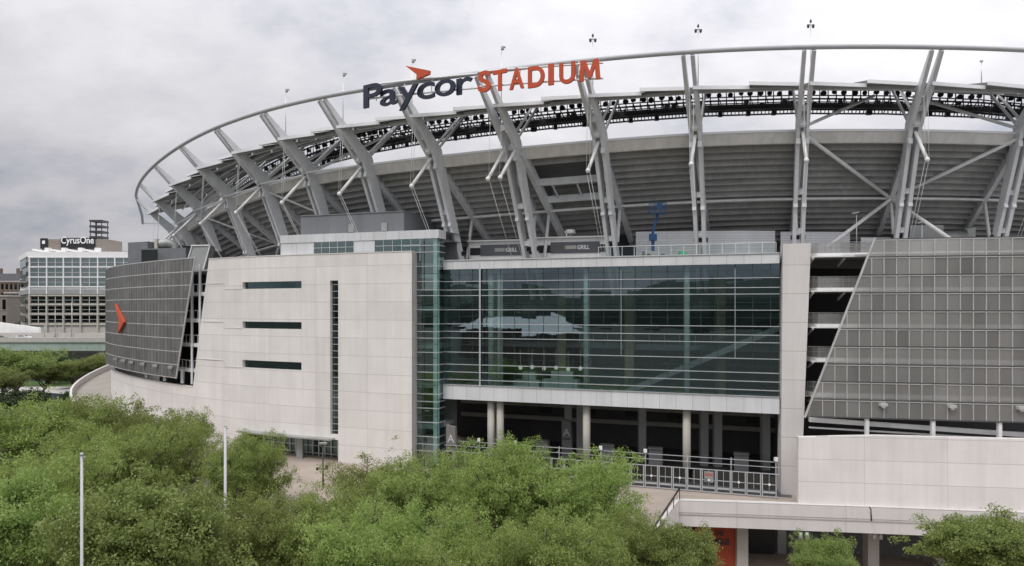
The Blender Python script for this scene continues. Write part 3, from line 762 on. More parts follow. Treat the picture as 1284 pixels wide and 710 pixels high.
def level(name, z, s0, s1, fo):
    m_ = MB(); SCR.band(m_, s0, s1, -11, -3.6, z-.35, z, 6); SCR.band(m_, s0+.85, s1, -3.6, -2.6, z-.35, z, 6); o = m_.build(name, M['slab'], ST)
    m_ = MB(); SCR.band(m_, s0+.8, s1, -2.6, -2.35, z-.32, z+.06, 6); m_.bar(SCR.at(s0, -3.6, z-.13), SCR.at(s0+.85, -2.48, z-.13), .25, .38); SCR.band(m_, s0+.2, s1, -2.35, -1.95, z-.32, z-.2, 6); m_.build('edge_beam', M['steel_white'], o)
    m_ = MB()
    SCR.band(m_, s0, s1, -2.5, -2.47, z+1.05, z+1.09, 6); SCR.band(m_, s0, s1, -2.5, -2.48, z+.6, z+.62, 6)
    k = int((s1-s0)/.5)
    for i in range(k+1):
        p = SCR.at(s0+(s1-s0)*i/k, -2.47, z); m_.bar(p, p+Vector((0, 0, 1.05)), .025, .025)
    m_.build('railing', M['hvac'], o)
    m_ = MB(); q = [SCR.at(s0+.9, -2.49, z+.08), SCR.at(s1, -2.49, z+.08), SCR.at(s1, -2.49, z+1.0), SCR.at(s0+.9, -2.49, z+1.0)]
    m_.face(q, [(0, 0), (s1-s0, 0), (s1-s0, 1), (0, 1)]); q = [SCR.at(s0, -3.6, z+.08), SCR.at(s0+.9, -2.49, z+.08), SCR.at(s0+.9, -2.49, z+1.0), SCR.at(s0, -3.6, z+1.0)]
    m_.face(q, [(0, 0), (1, 0), (1, 1), (0, 1)]); m_.build('mesh_panel', M['screen'], o)
    for ds in (.5, 3.2, 6.0):
        m_ = MB(); m_.bar(SCR.at(s0+ds, -5.0, z-1.0), SCR.at(s0+ds, -2.6, z-.38), .14, .2); m_.build('bracket', M['steel_white'], o)
for z in (21.85, 18.7, 15.4, 12.3, 9.1): level('stair_landing', z, 2.2, 26, 0)
for z in (18.7, 15.4, 12.3, 9.1):
    m_ = MB(); a, b = WALL.s_px(268), WALL.s_px(150)
    WALL.band(m_, a, b, -9, -.9, z-.4, z, 14); o = m_.build('concourse_slab', M['slab'], ST); m_ = MB(); WALL.band(m_, a, b, -.9, -.6, z-.3, z+.15, 14); m_.build('edge_beam', M['steel_white'], o)
    m_ = MB()
    for s in np.linspace(a, b, 34):
        p = WALL.at(s, -.82, z); m_.bar(p, p+Vector((0, 0, 1.1)), .05, .05)
    WALL.band(m_, a, b, -.85, -.78, z+1.1, z+1.18, 14); m_.build('railing', M['steel_white'], o)
for px in (246, 236): 
    m_ = MB(); p = WALL.at(WALL.s_px(px), -.5, 7.3); m_.bar(p, p+Vector((0, 0, 15)), .24, .24)
    m_.build('gap_column', M['steel'], ST)
# terrace hoardings under the deck
def hoard(ph0, ph1, dr, z1, name='ribbed_hoarding'):
    m_ = MB(); n = max(4, int((ph1-ph0)/.02)); rings = []; uvs = []
    for i in range(n+1):
        ph = ph0+(ph1-ph0)*i/n; rings.append([RP(ph, dr, z=21.7), RP(ph, dr, z=z1)]); uvs.append([(ph*120, 0), (ph*120, z1-21.7)])
    m_.sweep(rings, closed=False, uvs=uvs); return m_.build(name, M['hoard'], ST)
hoard(-.428, -.305, -12.6, 25.3); hoard(-.30, -.235, -12.6, 25.2); hoard(-.225, .2, -12.3, 24.6)
# glass balustrade above the facade
m_ = MB(); m_.face([F(.3, -.2, 21.95), F(17, -.2, 21.95), F(17, -.2, 22.95), F(.3, -.2, 22.95)]); b_ = m_.build('terrace_balustrade', M['glass_clear'], ST)
m_ = MB()
for i in range(15): m_.bar(F(.3+i*1.19, -.2, 21.9), F(.3+i*1.19, -.2, 22.98), .04, .04)
m_.bar(F(.3, -.2, 22.98), F(17, -.2, 22.98), .05, .05); m_.build('handrail', M['steel'], b_)

# ---- upper deck
prof = [(-6.5, -5.7, None), (-7.3, -6.72, None)]
x, z = -7.3, -6.72
NS = 16; 
for i in range(NS):
    prof += [(x-.14, z, None), (x-.14, z+.22, None)]
    x -= .70; prof.append((x, z+.22, None)); z -= .555; prof.append((x, z, None))
prof += [(x-.2, z, None), (x-.2, z+.9, None), (-7.2, -5.55, None)]
rimprof = [(-6.46, -5.64, None), (-6.40, -5.72, None), (-6.85, -6.76, None), (-7.4, -6.73, None), (-6.9, -5.6, None)]
o0, o1 = BENT[0]+.006, BENT[-1]-.004
m_ = MB()
for a, b, n in ((-1.13, o0, 60), (o1, .27, 66)): ring_sweep(m_, a, b, n, prof)
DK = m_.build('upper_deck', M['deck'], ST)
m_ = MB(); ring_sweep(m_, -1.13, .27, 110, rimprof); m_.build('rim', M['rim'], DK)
m_ = MB(); ring_sweep(m_, -1.13, .27, 110, [(-6.36, -5.72, None), (-6.3, -5.72, None), (-6.3, -5.50, None), (-7.0, -5.44, None), (-7.0, -5.52, None)]); m_.build('rim_cap', M['flashing'], DK)
# bay with the vomitory opening: first riser, then beams and a deeper recess
m_ = MB(); ring_sweep(m_, o0, o1, 6, prof[:6]+[(-8.9, -6.2, None), (-7.2, -5.55, None)])
pr2 = []
x, z = -7.3-.7*2, -6.72-.555*2
for i in range(2, NS):
    off = (1.9, 1.9) if i < 7 else (.9, .7)
    x -= .70; pr2.append((x-off[0], z+off[1]*.7, None)); z -= .555; pr2.append((x-off[0], z+off[1]*.7, None))
pr2 += [(x-3.2, z, None), (x-3.2, z+2.0, None), (-11.5, -6.2, None)]
ring_sweep(m_, o0, o1, 6, pr2); m_.build('opening_bay', M['deck'], DK)
m_ = MB(); ring_sweep(m_, o0-.03, o1+.03, 8, [(-8.2, -5.55, None), (-8.0, -5.35, None), (-21.5, -12.6, None), (-21.7, -12.9, None)]); m_.build('dark_backing_sheet', M['interior'], DK)  # dark sheet added to close the bay, standing for shade in the opening
for t in (.24, .45):
    m_ = MB(); dr, dz = -7.9-9.6*t, -6.9-7.7*t
    m_.bar(RP(o0, dr, dz), RP(o1, dr, dz), .45, .75); m_.build('opening_beam', M['steel'], DK)
m_ = MB()
for u in (.2, .55, .85):
    ph = o0+(o1-o0)*u; m_.bar(RP(ph, -7.9-9.6*.26, -6.9-7.7*.26), RP(ph, -7.9-9.6*.44, -6.9-7.7*.44), .15, .2)
m_.build('opening_strut', M['steel'], DK)
# end wall of the deck at the far left is the cap of the sweep

# ---- canopy roof, one panel to a bay, with lighting truss
ends = [-1.11] + [BENT[k] for k in ORDER[1:]] + [.24]
for i in range(len(ends)-1):
    a, b = ends[i]+.002, ends[i+1]-.002; mid = .5*(a+b)
    m_ = MB()
    top = [RP(a, -1.7, -2.15), RP(b, -3.3, -1.75), RP(b, -13, 1.05), RP(a, -13, .9)]
    # outer edge slightly folded at mid bay, like overlapping plates
    m1 = RP(mid, -3.2, -1.95); m2 = RP(mid, -2.6, -1.72); mi = RP(mid, -13, .98)
    th = Vector((0, 0, .32))
    m_.box8([top[0]-th, m1-th, mi-th, top[3]-th, top[0], m1, mi, top[3]])
    th2 = Vector((0, 0, .30))
    m_.box8([m2-th2, top[1]-th2, top[2]-th2, mi+Vector((0, 0, .02))-th2, m2, top[1], top[2], mi+Vector((0, 0, .02))])
    cn = m_.build('roof_panel', M['canopy'], ST)
    m_ = MB(); up = Vector((0, 0, 1))
    m_.bar(top[0]-up*.12+Vector((math.sin(a), -math.cos(a), 0))*.06, m1-up*.12+Vector((math.sin(mid), -math.cos(mid), 0))*.06, .12, .34)
    m_.bar(m2-up*.12+Vector((math.sin(mid), -math.cos(mid), 0))*.06, top[1]-up*.12+Vector((math.sin(b), -math.cos(b), 0))*.06, .12, .34)
    m_.build('flashing', M['flashing'], cn)
    m_ = MB()
    for dr, dz in ((-4.6, -1.75), (-7.2, -1.02), (-9.8, -.3)):
        m_.bar(RP(a, dr, dz-.12), RP(b, dr, dz-.1), .18, .3)
    m_.build('purlin', M['steel'], cn)
    if i < 1: continue
    # catwalk truss below the inner edge
    a, b = ends[i]-.001, ends[i+1]+.001
    m_ = MB()
    for dr, dz, w in ((-13, .45, .16), (-13, -.55, .16), (-14, -1.45, .2), (-13, -1.5, .2), (-14, .1, .12), (-15.2, -.5, .14), (-15.2, -1.6, .16), (-13.5, -.75, .1), (-12.6, -1.25, .1), (-13.2, -1.0, .12)):
        m_.bar(RP(a, dr, dz), RP(b, dr, dz), w, w)
    rings = [[RP(p_, -13.3, -1.08), RP(p_, -13.2, -1.08), RP(p_, -13.2, -1.5), RP(p_, -13.3, -1.5)] for p_ in (a, mid, b)]; m_.sweep(rings)
    k = 12
    for j in range(k):
        p0, p1 = a+(b-a)*j/k, a+(b-a)*(j+.5)/k
        m_.bar(RP(p0, -13, .6), RP(p0, -13, -1.6), .09, .09)
        if j % 2 == 0: m_.bar(RP(p0, -13, -.2), RP(p1, -13.5, -1.3), .07, .07)
        m_.bar(RP(p1, -13, -1.35), RP(p1, -14, -1.35), .3, .06); m_.bar(RP(p0, -13, -.3), RP(p0, -15.2, -1.5), .09, .09); m_.bar(RP(p1, -15.2, -.5), RP(p1, -15.2, -1.6), .1, .1)
        if random.random() < .45: m_.box(RP(p1, -13.6+random.uniform(-.6, .6), random.uniform(-1.2, -.5)), (random.uniform(.12, .3), 0, 0), (0, .2, 0), (0, 0, random.uniform(.15, .4)))
    tr = m_.build('lighting_truss', M['truss'], ST)
    if i < 5: k = 5
    else: k = 9
    fm = None
    for j in range(k):
        ph = a+(b-a)*(j+.7+random.uniform(-.12, .12))/(k+.4)
        if fm is None:
            q = MB(); q.tube((0, 0, 0), (.0, .45, .1), .30, .2, n=12); q.bar((0, .2, 0), (0, .2, .55), .06, .06)
            fm = q.mesh('floodlight', M['black'])
        o = link_mesh('floodlight', fm, tr); o.location = RP(ph, -12.7, random.uniform(-.12, .12)) - base_of(tr); o.rotation_euler = (R(random.uniform(-12, 8)), R(random.uniform(-6, 6)), ph+R(random.uniform(-15, 15)))
        o.scale = [random.uniform(.85, 1.12)]*3
    for j in range(3):
        q = MB(); ph = a+(b-a)*random.uniform(.1, .9); p = RP(ph, -13.6, -1.95)
        q.box(p, (.22, 0, 0), (0, .2, 0), (0, 0, .22)); q.bar(p, p+Vector((0, 0, .5)), .06, .06)
        q.build('loudspeaker', M['black'], tr)

# ---- ring pipe
m_ = MB(); pts = [RP(ph, .12, .55) for ph in np.linspace(-1.10, .27, 120)]
e0 = RP(-1.10, .1, .5); pts = [Vector((-71.5, 139, CAM_Z+16.2)), Vector((-68.3, 132.5, CAM_Z+16.95))] + pts
m_.path_tube(pts, .235, 12); m_.build('ring_pipe', M['ringpipe'], ST)
m_ = MB(); m_.bar(pts[0], pts[0]+Vector((8, 4, .3)), .2, .2); m_.build('ring_end_strut', M['ringpipe'], ST)

# ---- masts: built once in a radial frame (x outward from the tip, y along the ring, z down from the tip)
def mast_meshes(dbl):
    half = .62 if dbl else .42
    mb = MB()
    for s in (-1, 1):
        y = s*half; w = .36
        P = [(0.05, .25, .36), (-2.9, -2.65, 1.0), (-5.76, -5.31, 1.5), (-7.6, -10.1, 1.2), (-12.0, -21.5, .8)]
        rings = []
        for i, (x, z, h) in enumerate(P):
            d = Vector((P[min(i+1, 4)][0]-P[max(i-1, 0)][0], 0, P[min(i+1, 4)][1]-P[max(i-1, 0)][1])).normalized()
            nrm = Vector((d.z, 0, -d.x))
            c = Vector((x, y, z))
            # outer face stays on the line, depth grows inward
            e = nrm if nrm.x < 0 else -nrm
            rings.append([c+Vector((0, -w/2, 0))-e*h*.35, c+Vector((0, w/2, 0))-e*h*.35, c+Vector((0, w/2, 0))+e*h*.65, c+Vector((0, -w/2, 0))+e*h*.65])
        mb.sweep(rings)
        for (x, z) in ((-6.35, -6.9), (-8.9, -12.9)):
            mb.box((x+.1, y, z), (.62, 0, .12), (0, w/2+.025, 0), (-.06, 0, .3))
    # spacer plates between the twin beams
    for (x, z) in ((-4.2, -3.9), (-5.9, -5.6), (-8.1, -11.5), (-9.6, -15.4)):
        mb.box((x-.1, 0, z), (.12, 0, 0), (0, half, 0), (0, 0, .28))
    if not dbl:
        mb.box((-5.0, 0, -4.6), (.10, 0, .1), (0, half-.15, 0), (0, 0, .9))
    rk = MB()
    ys = (-half-.25, half+.25) if dbl else (0,)
    for y in ys: rk.bar((-6.6, y, -6.0), (-17.6, y, -14.9), .48, 1.15, w1=.48, h1=.9)
    st = MB()
    for y in ((-half-.1, half+.1) if dbl else (0,)):
        st.tube((-5.5, y, -6.0), (-2.35, y, -9.4), .17, n=10); st.sphere((-2.35, y, -9.4), .25, 8, 6)
    po = MB()
    for y in ys: po.tube((-13.0, y, -12.0), (-11.5, y, -18.5), .18, n=10)
    cb = MB()
    for y in (-.28, .28): cb.tube((-6.2, y*1.4, -4.9), (-11.4, y*1.4, .1), .15, n=8)
    ca = MB()
    for y in ((-half, half) if dbl else (-.16, .16)):
        ca.tube((-2.35, y, -9.4), (-2.75, y*1.1, -2.5), .022, n=5); ca.tube((-2.35, y, -9.4), (-8.3, y, -19.0), .022, n=5)
    fo = MB(); fo.box((-10.4, 0, -16.0), (.25, 0, 0), (0, half+.3, 0), (0, 0, .22))
    return [('mast', mb, M['steel']), ('raker', rk, M['steel']), ('strut', st, M['steel_white']), ('prop', po, M['steel_white']), ('roof_brace', cb, M['steel']), ('cable', ca, M['steel_white']), ('bracket', fo, M['black'])]
SETS = {}
for dbl in (False, True): SETS[dbl] = [(n_, b_.mesh(n_, mt_), 0) for n_, b_, mt_ in mast_meshes(dbl)]
for k in ORDER:
    ph = BENT[k]; tip = RP(ph, 0, 0)
    root = None
    for n_, me, _ in SETS[k == 0]:
        if root is None:
            root = link_mesh('mast', me, ST); root.location = tip - base_of(ST); root.rotation_euler = (0, 0, ph-math.pi/2)
        else: link_mesh(n_, me, root)
# ---- tubes tying the bents together
tb = MB(); pts = [RP(ph, -13.0, -11.55) for ph in np.linspace(-1.05, .2, 70)]
tb.path_tube(pts, .16, 8); tb.build('deck_tube', M['steel_white'], ST)
def brace(a, b, r=.16):
    t = MB(); t.tube(a, b, r, n=10); t.build('cross_brace', M['steel_white'], ST)
node = RP(BENT[-4], -13.0, -11.6)
brace(RP(BENT[-3], -5.9, -6.0), node, .2); brace(RP(BENT[-5], -5.9, -6.0), node, .2)
brace(node, at(1033, 313, 76.5), .2); brace(node, at(1192, 300, 74.5), .2)
brace(RP(BENT[-3], -5.9, -5.4), RP(BENT[-4]-.025, -10, -1.1), .17); brace(RP(BENT[-5], -5.9, -5.4), RP(BENT[-4]+.012, -10, -1.1), .17)
for k in range(7, 2, -1):
    brace(RP(BENT[k], -5.2, -5.6), RP(BENT[k-1], -5.9, -5.7), .13)
    brace(RP(BENT[k], -5.9, -5.6), RP(BENT[k-1], -10.5, -1.0), .16)
for k in (4, 6): brace(RP(BENT[k], -5.9, -6.2), RP(BENT[k-1], -13, -11.5), .14)

# ---- plant room behind the curved screen
m_ = MB()
def rbox(mb, px0, px1, y0, Y0, dep, z0, z1, mat=None):
    a = (px0-642)/FPX*Y0; b = (px1-642)/FPX*Y0
    d = Vector((.30, .95, 0)).normalized()*dep
    A = Vector((a, Y0+1.8, 0)); B = Vector((b, Y0, 0))
    q = [A, B, B+d, A+d]
    mb.box8([p+Vector((0, 0, z0)) for p in q]+[p+Vector((0, 0, z1)) for p in q])
rbox(m_, 164, 233, 0, 100, 8, 21.7, 25.25); o = m_.build('plant_room', M['greybox'], ST)
q = MB(); rbox(q, 152, 185, 0, 103, 9, 21.7, 26.4); q.build('plant_room_block', M['greybox'], o)
q = MB(); p = at(187.5, 325, 99.8); q.box(p, (1.1, -.03, 0), (0, .1, 0), (0, 0, 1.3)); q.build('door', M['windark'], o)

# ================================================================== THINGS ON THE STADIUM
# ---- name sign on the ring
def ph_px(px, dr=.6):
    a = np.linspace(-1.1, .27, 1600); best = min(a, key=lambda t: abs(642+FPX*RP(t, dr, 0).x/RP(t, dr, 0).y-px)); return float(best)
SG = empty('stadium_sign', tuple(RP(ph_px(600), .6, -1.2)), 'big sign on the ring pipe reading Paycor in navy and STADIUM in orange letters', 'sign')
def letter(ch, px0, px1, y_base, size, mat, bold, sx_extra=1.0):
    ph = ph_px((px0+px1)/2); p = RP(ph, .75, 0); z = CAM_Z-(y_base-385)/FPX*p.y
    if ch == 'M':
        h = size*.70; q = MB(); P2 = [(0, 0), (.2, 0), (.24, .62), (.42, .12), (.56, .12), (.74, .62), (.78, 0), (.98, 0), (.90, 1), (.68, 1), (.49, .42), (.30, 1), (.08, 1)]
        b0 = len(q.v); nn_ = len(P2)
        q.v += [(x*h, y*h, -.11) for x, y in P2]+[(x*h, y*h, .11) for x, y in P2]
        tri = [(0, 1, 2), (0, 2, 12), (2, 11, 12), (2, 3, 11), (3, 10, 11), (3, 4, 10), (4, 9, 10), (4, 5, 9), (5, 8, 9), (5, 7, 8), (5, 6, 7)]
        for t in tri: q.f += [tuple(i+nn_ for i in t), tuple(reversed(t))]
        for i in range(nn_): j = (i+1) % nn_; q.f.append((i, j, j+nn_, i+nn_))
        q.uv = [None]*len(q.f); q.sm = [False]*len(q.f); me = q.mesh('letter', mat)
    else: me = text_mesh(ch, size, .11, bold, mat, 'letter')
    xs = [v.co.x for v in me.vertices]; w = max(xs)-min(xs); want = (px1-px0)/FPX*p.y/max(.6, abs(math.cos(ph)*1.0 + math.sin(ph)*(-p.x/p.y)))
    sx = want/w; cx = (max(xs)+min(xs))/2
    me.transform(Matrix.Translation(-base_of(SG)) @ frame_matrix(Vector((p.x, p.y, z)), (math.cos(ph), math.sin(ph), 0)) @ Matrix.Diagonal((sx, 1, 1, 1)) @ Matrix.Translation((-cx, 0, 0)))
    o = link_mesh('letter', me, SG); o['label'] = ('navy letter ' if mat == M['navy'] else 'orange letter ')+ch
for ch, a, b, y in (('P', 458, 481, 133.5), ('a', 478.5, 500, 131.5), ('y', 500.5, 525, 127), ('c', 524, 545.5, 123.8), ('o', 546, 571.5, 119.8), ('r', 574, 594, 117.5)):
    letter(ch, a, b, y, 3.35, M['navy'], .035)
for ch, a, b, y in (('S', 601.5, 617, 114.5), ('T', 620, 637, 113), ('A', 639.5, 657.5, 111), ('D', 663.5, 684, 108.7), ('I', 689, 695.5, 106), ('U', 702, 721.5, 104), ('M', 727, 753.5, 101)):
    letter(ch, a, b, y, 2.75, M['orange'], .07)
m_ = MB(); pts = [(510, 83), (540, 89), (539.5, 93.5), (524, 100), (524.3, 94)]
ph = ph_px(524); p0 = RP(ph, .75, 0); tn = Vector((math.cos(ph), math.sin(ph), 0)); nn = Vector((math.sin(ph), -math.cos(ph), 0))
fr_, bk = [], []
for (x, y) in pts:
    t = (x-524)/FPX*p0.y/.78; q = Vector((p0.x, p0.y, 0))+tn*t; q.z = CAM_Z-(y-385)/FPX*(p0.y+tn.y*t); fr_.append(q+nn*.15); bk.append(q-nn*.15)
m_.face(fr_); m_.face(bk[::-1])
for i in range(5): j = (i+1) % 5; m_.face([fr_[i], fr_[j], bk[j], bk[i]])
m_.build('arrow_emblem', M['orange'], SG)
m_ = MB()
for (pa, pb, dzs) in ((462, 598, (22.75, 21.35)), (600, 756, (22.9, 21.45))):
    a, b = ph_px(pa), ph_px(pb)
    for z in dzs: m_.path_tube([RP(a+(b-a)*i/12, .5, z=z+CAM_Z) for i in range(13)], .1, 8)
m_.build('support_rail', M['steel_white'], SG)
for px in (470, 505, 540, 575, 612, 650, 690, 725, 750):
    m_ = MB(); ph = ph_px(px); m_.bar(RP(ph, .42, -.9), RP(ph, .3, .5), .1, .1); m_.build('hanger', M['steel_white'], SG)

# ---- chevron emblem on the curved screen
pts = [(144, 381), (155.5, 404), (148, 418), (149, 401)]
sE = WALL.s_px(165); m_ = MB(); fr_ = []; bk = []
for (x, y) in pts:
    a = np.linspace(sE-6, min(sE+14, WALL.L), 900); sil = int(np.argmin([WALL.at(t, 1.1, 0).x/WALL.at(t, 1.1, 0).y for t in a])); a = a[:sil+1]
    best = min(a, key=lambda t: abs(642+FPX*WALL.at(t, 1.1, 0).x/WALL.at(t, 1.1, 0).y-x)); q = WALL.at(best, 1.1, 0); z = CAM_Z-(y-385)/FPX*q.y
    fr_.append(WALL.at(best, 1.15, z)); bk.append(WALL.at(best, .84, z))
m_.face(fr_); m_.face(bk[::-1])
for i in range(4): j = (i+1) % 4; m_.face([fr_[i], fr_[j], bk[j], bk[i]])
o = m_.build('emblem_sign', M['orange'], None, tuple(bk[2])); tag(o, 'orange chevron emblem fixed to the curved grey metal screen', 'sign')

# ---- rods with lamps and cameras above the roof
rods = [(358, 115, 'thin rod with a small camera, leftmost of the rods on the roof'),
        (430, 95, 'thin rod with a small camera just left of the navy letter P'),
        (516, 78, 'thin rod rising behind the orange arrow of the sign'),
        (629, 62, 'short rod with a camera above the orange letters S and T'),
        (744, 44, 'rod with twin lamps above the orange letter M at the sign end'),
        (875, 32, 'tall rod with twin lamps over the mast pair nearest the sign'),
        (1017, 26, 'tallest rod with twin lamps, over the mast pair above the white pier'),
        (1231, 77, 'plain thin rod right of the mast pair near the photo edge')]
for i, (px, py, lab) in enumerate(rods):
    a = ph_px(px, -3.4); b = RP(a, -3.4, -1.65); top = CAM_Z-(py-385)/FPX*b.y
    rt = empty('roof_rod', tuple(b), lab, 'roof rod', 'thin rods standing on the stadium roof')
    m_ = MB(); m_.tube(b, (b.x, b.y, top), .05, .03, n=6); m_.build('rod', M['fin'], rt)
    m_ = MB(); t = Vector((b.x, b.y, top))
    if i in (4, 5, 6):
        m_.tube(t+Vector((-.24, 0, -.7)), t+Vector((-.24, 0, -.4)), .1, .15, n=8); m_.tube(t+Vector((.24, 0, -.7)), t+Vector((.24, 0, -.4)), .1, .15, n=8); m_.bar(t+Vector((-.3, 0, -.42)), t+Vector((.3, 0, -.42)), .05, .05); m_.tube(t+Vector((0, 0, -.15)), t+Vector((0, 0, .12)), .12, .06, n=8)
        m_.build('lamp_pair', M['truss'], rt)
    elif i < 4:
        m_.sphere(t+Vector((.12, 0, .05)), .17, 8, 6); m_.box(t+Vector((.2, 0, .22)), (.22, 0, 0), (0, .12, 0), (0, 0, .06)); m_.build('camera', M['hvac'], rt)
    else:
        m_.box(t, (.14, 0, 0), (0, .06, 0), (0, 0, .08)); m_.build('cap', M['hvac'], rt)

# ---- snack stands on the terrace
def stand(px0, px1, Yc, ztop, lab, sign_at, wins):
    a = at(px0, 385, Yc+2.0); b = at(px1, 385, Yc); a.z = b.z = 21.7
    u = (b-a); L = u.length; u.normalize(); v = Vector((-u.y, u.x, 0)); 
    rt = empty('snack_stand', tuple((a+b)/2), lab, 'snack stand', 'snack stands on the roof terrace')
    H = ztop-21.7; up = Vector((0, 0, 1))
    m_ = MB(); c = (a+b)/2; m_.box(c+v*1.6+up*(H/2), u*L/2, v*1.6, up*H/2); m_.build('body', M['white'], rt)
    m_ = MB(); m_.box(c+v*1.5+up*(H+.07), u*(L/2+.15), v*1.9, up*.07); m_.build('roof', M['steel_white'], rt)
    for w in wins:
        m_ = MB(); m_.box(a+u*(L*w)+up*(H*.60)-v*.03, u*.75, v*.03, up*.42); m_.build('serving_hatch', M['black'], rt)
    m_ = MB(); m_.box(a+u*(L*sign_at)+up*(H*.64)-v*.06, u*2.75, v*.05, up*.62); sg = m_.build('sign_panel', M['signgrey'], rt)
    p = a+u*(L*sign_at)+up*(H*.64)-v*.12
    m_ = MB(); m_.box(p-u*.42+up*.02, u*.58, v*.02, up*.2); m_.build('logo_plate', M['hvac'], sg)
    m_ = MB(); m_.box(p-u*1.05+up*.02, u*.09, v*.02, up*.2); m_.build('logo_flame', simple('gold', (.45, .28, .05), .5), sg) if sign_at > .4 and wins[0] > .2 else None
    place_text('GRILL', .62, p+u*.95-up*.2, u, M['letterwhite'], 'lettering', sg, .02, .012, sx=.85)
    m_ = MB(); m_.box(c-v*.3+up*(.55), u*L/2, v*.22, up*.05); m_.build('counter', M['steel_white'], rt)
stand(588, 668, 81, 24.5, 'long pale snack stand with dark GRILL sign, left of the two on the terrace', .55, (.12, .92))
stand(671, 763, 79, 24.7, 'snack stand with a gold tipped GRILL sign and two hatches, right of the double mast', .55, (.06, .2, .93) if False else (.21, .08, .93))
m_ = MB(); p = at(655, 300, 81.5); p = at(715, 296, 80); p.z = 24.85
rt = empty('roof_fan', tuple(p), 'small round vent fan on the roof of the right snack stand', 'vent')
m_.tube(p, p+Vector((0, 0, .3)), .3, n=12); m_.build('neck', M['hvac'], rt); m_ = MB(); m_.tube(p+Vector((0, 0, .3)), p+Vector((0, 0, .75)), .62, .5, n=14); m_.build('hood', M['white'], rt)

# ---- blue boom lift
p = at(820, 318, 75.6); p.z = 21.72
rt = empty('boom_lift', tuple(p), 'blue boom lift with raised basket parked on the roof terrace', 'boom lift')
m_ = MB(); m_.box(p+Vector((0, 0, .75)), (1.1, 0, 0), (0, .8, 0), (0, 0, .35)); m_.build('chassis', M['hvac'], rt)
for dx in (-.75, .75):
    for dy in (-.8, .8):
        m_ = MB(); m_.tube(p+Vector((dx, dy-.12, .4)), p+Vector((dx, dy+.12, .4)), .4, n=14); m_.build('wheel', M['tyre'], rt)
m_ = MB(); m_.bar(p+Vector((-.1, 0, 1.0)), p+Vector((-.12, 0, 3.1)), .28, .3); m_.bar(p+Vector((-.12, 0, 3.1)), p+Vector((.35, -.2, 5.0)), .22, .24); m_.box(p+Vector((-.1, 0, 2.6)), (.36, 0, 0), (0, .3, 0), (0, 0, .35)); m_.build('boom', M['blue'], rt)
m_ = MB(); t = p+Vector((.35, -.3, 5.1))
m_.box(t, (.85, 0, 0), (0, .4, 0), (0, 0, .05))
for dx in (-.85, -.3, .3, .85):
    for dy in (-.4, .4): m_.bar(t+Vector((dx, dy, 0)), t+Vector((dx, dy, 1.05)), .05, .05)
for z in (.5, 1.05):
    for dy in (-.4, .4): m_.bar(t+Vector((-.85, dy, z)), t+Vector((.85, dy, z)), .06, .06)
m_.box(t+Vector((.1, -.42, .7)), (.3, 0, 0), (0, .04, 0), (0, 0, .3)); m_.build('basket', M['blue'], rt)
# ---- green bundle
p = at(855, 318, 73.6); p.z = 21.75
m_ = MB()
for dx, dz, r in ((-.5, .25, .45), (.1, .4, .6), (.6, .25, .45), (0, .75, .35), (.35, .6, .3)): m_.sphere(Vector((dx, .1*dz, dz))+p, r, 9, 6, .8)
o = m_.build('tarpaulin_bundle', M['green'], None, tuple(p)); tag(o, 'crumpled bright green tarpaulin bundle lying behind the terrace railing', 'tarpaulin')
# ---- orange/black work light mast beside the tower
p = at(566, 322, 82); p.z = 21.7
rt = empty('work_lift', tuple(p), 'black folding work lift with orange box beside the glass tower roof', 'work lift')
m_ = MB(); m_.bar(p+Vector((-.25, 0, 0)), p+Vector((.15, 0, 1.7)), .22, .3); m_.bar(p+Vector((.15, 0, 1.6)), p+Vector((.25, 0, 3.25)), .2, .24); m_.build('arm', M['black'], rt)
m_ = MB(); m_.box(p+Vector((-.15, -.1, 3.3)), (1.1, 0, 0), (0, .4, 0), (0, 0, .07)); m_.build('platform', M['black'], rt)
m_ = MB(); m_.box(p+Vector((-.6, -.2, 2.45)), (.3, 0, 0), (0, .2, 0), (0, 0, .32)); m_.build('control_box', M['orange'], rt)
m_ = MB(); m_.box(p+Vector((-.3, 0, .35)), (.9, 0, 0), (0, .6, 0), (0, 0, .3)); m_.build('chassis', M['greybox'], rt)
# ---- air handler on the right
p = at(1163, 285, 83); p.z = 21.7
rt = empty('air_handler', tuple(p), 'big grey air handler box with round duct under the deck at right', 'air handler')
m_ = MB(); m_.box(p+Vector((-.9, 0, 2.3)), (1.9, 0, 0), (0, 1.4, 0), (0, 0, 2.3)); m_.build('cabinet', M['hvac'], rt)
m_ = MB(); m_.tube(p+Vector((1.0, .3, 3.2)), p+Vector((4.4, .3, 3.2)), .95, n=20); m_.build('duct', M['hvac'], rt)
m_ = MB(); m_.face([p+Vector((4.3, -.5, 2.0)), p+Vector((5.5, -.1, 2.0)), p+Vector((5.5, -.1, 4.5)), p+Vector((4.3, -.5, 4.3))]); m_.box(p+Vector((4.9, .6, 3.2)), (.6, 0, 0), (0, .7, 0), (0, 0, 1.2)); m_.build('hood', M['hvac'], rt)
m_ = MB()
for dx in (1.4, 3.8): m_.bar(p+Vector((dx, .3, 0)), p+Vector((dx, .3, 2.4)), .2, .2)
m_.build('stand', M['steel'], rt)
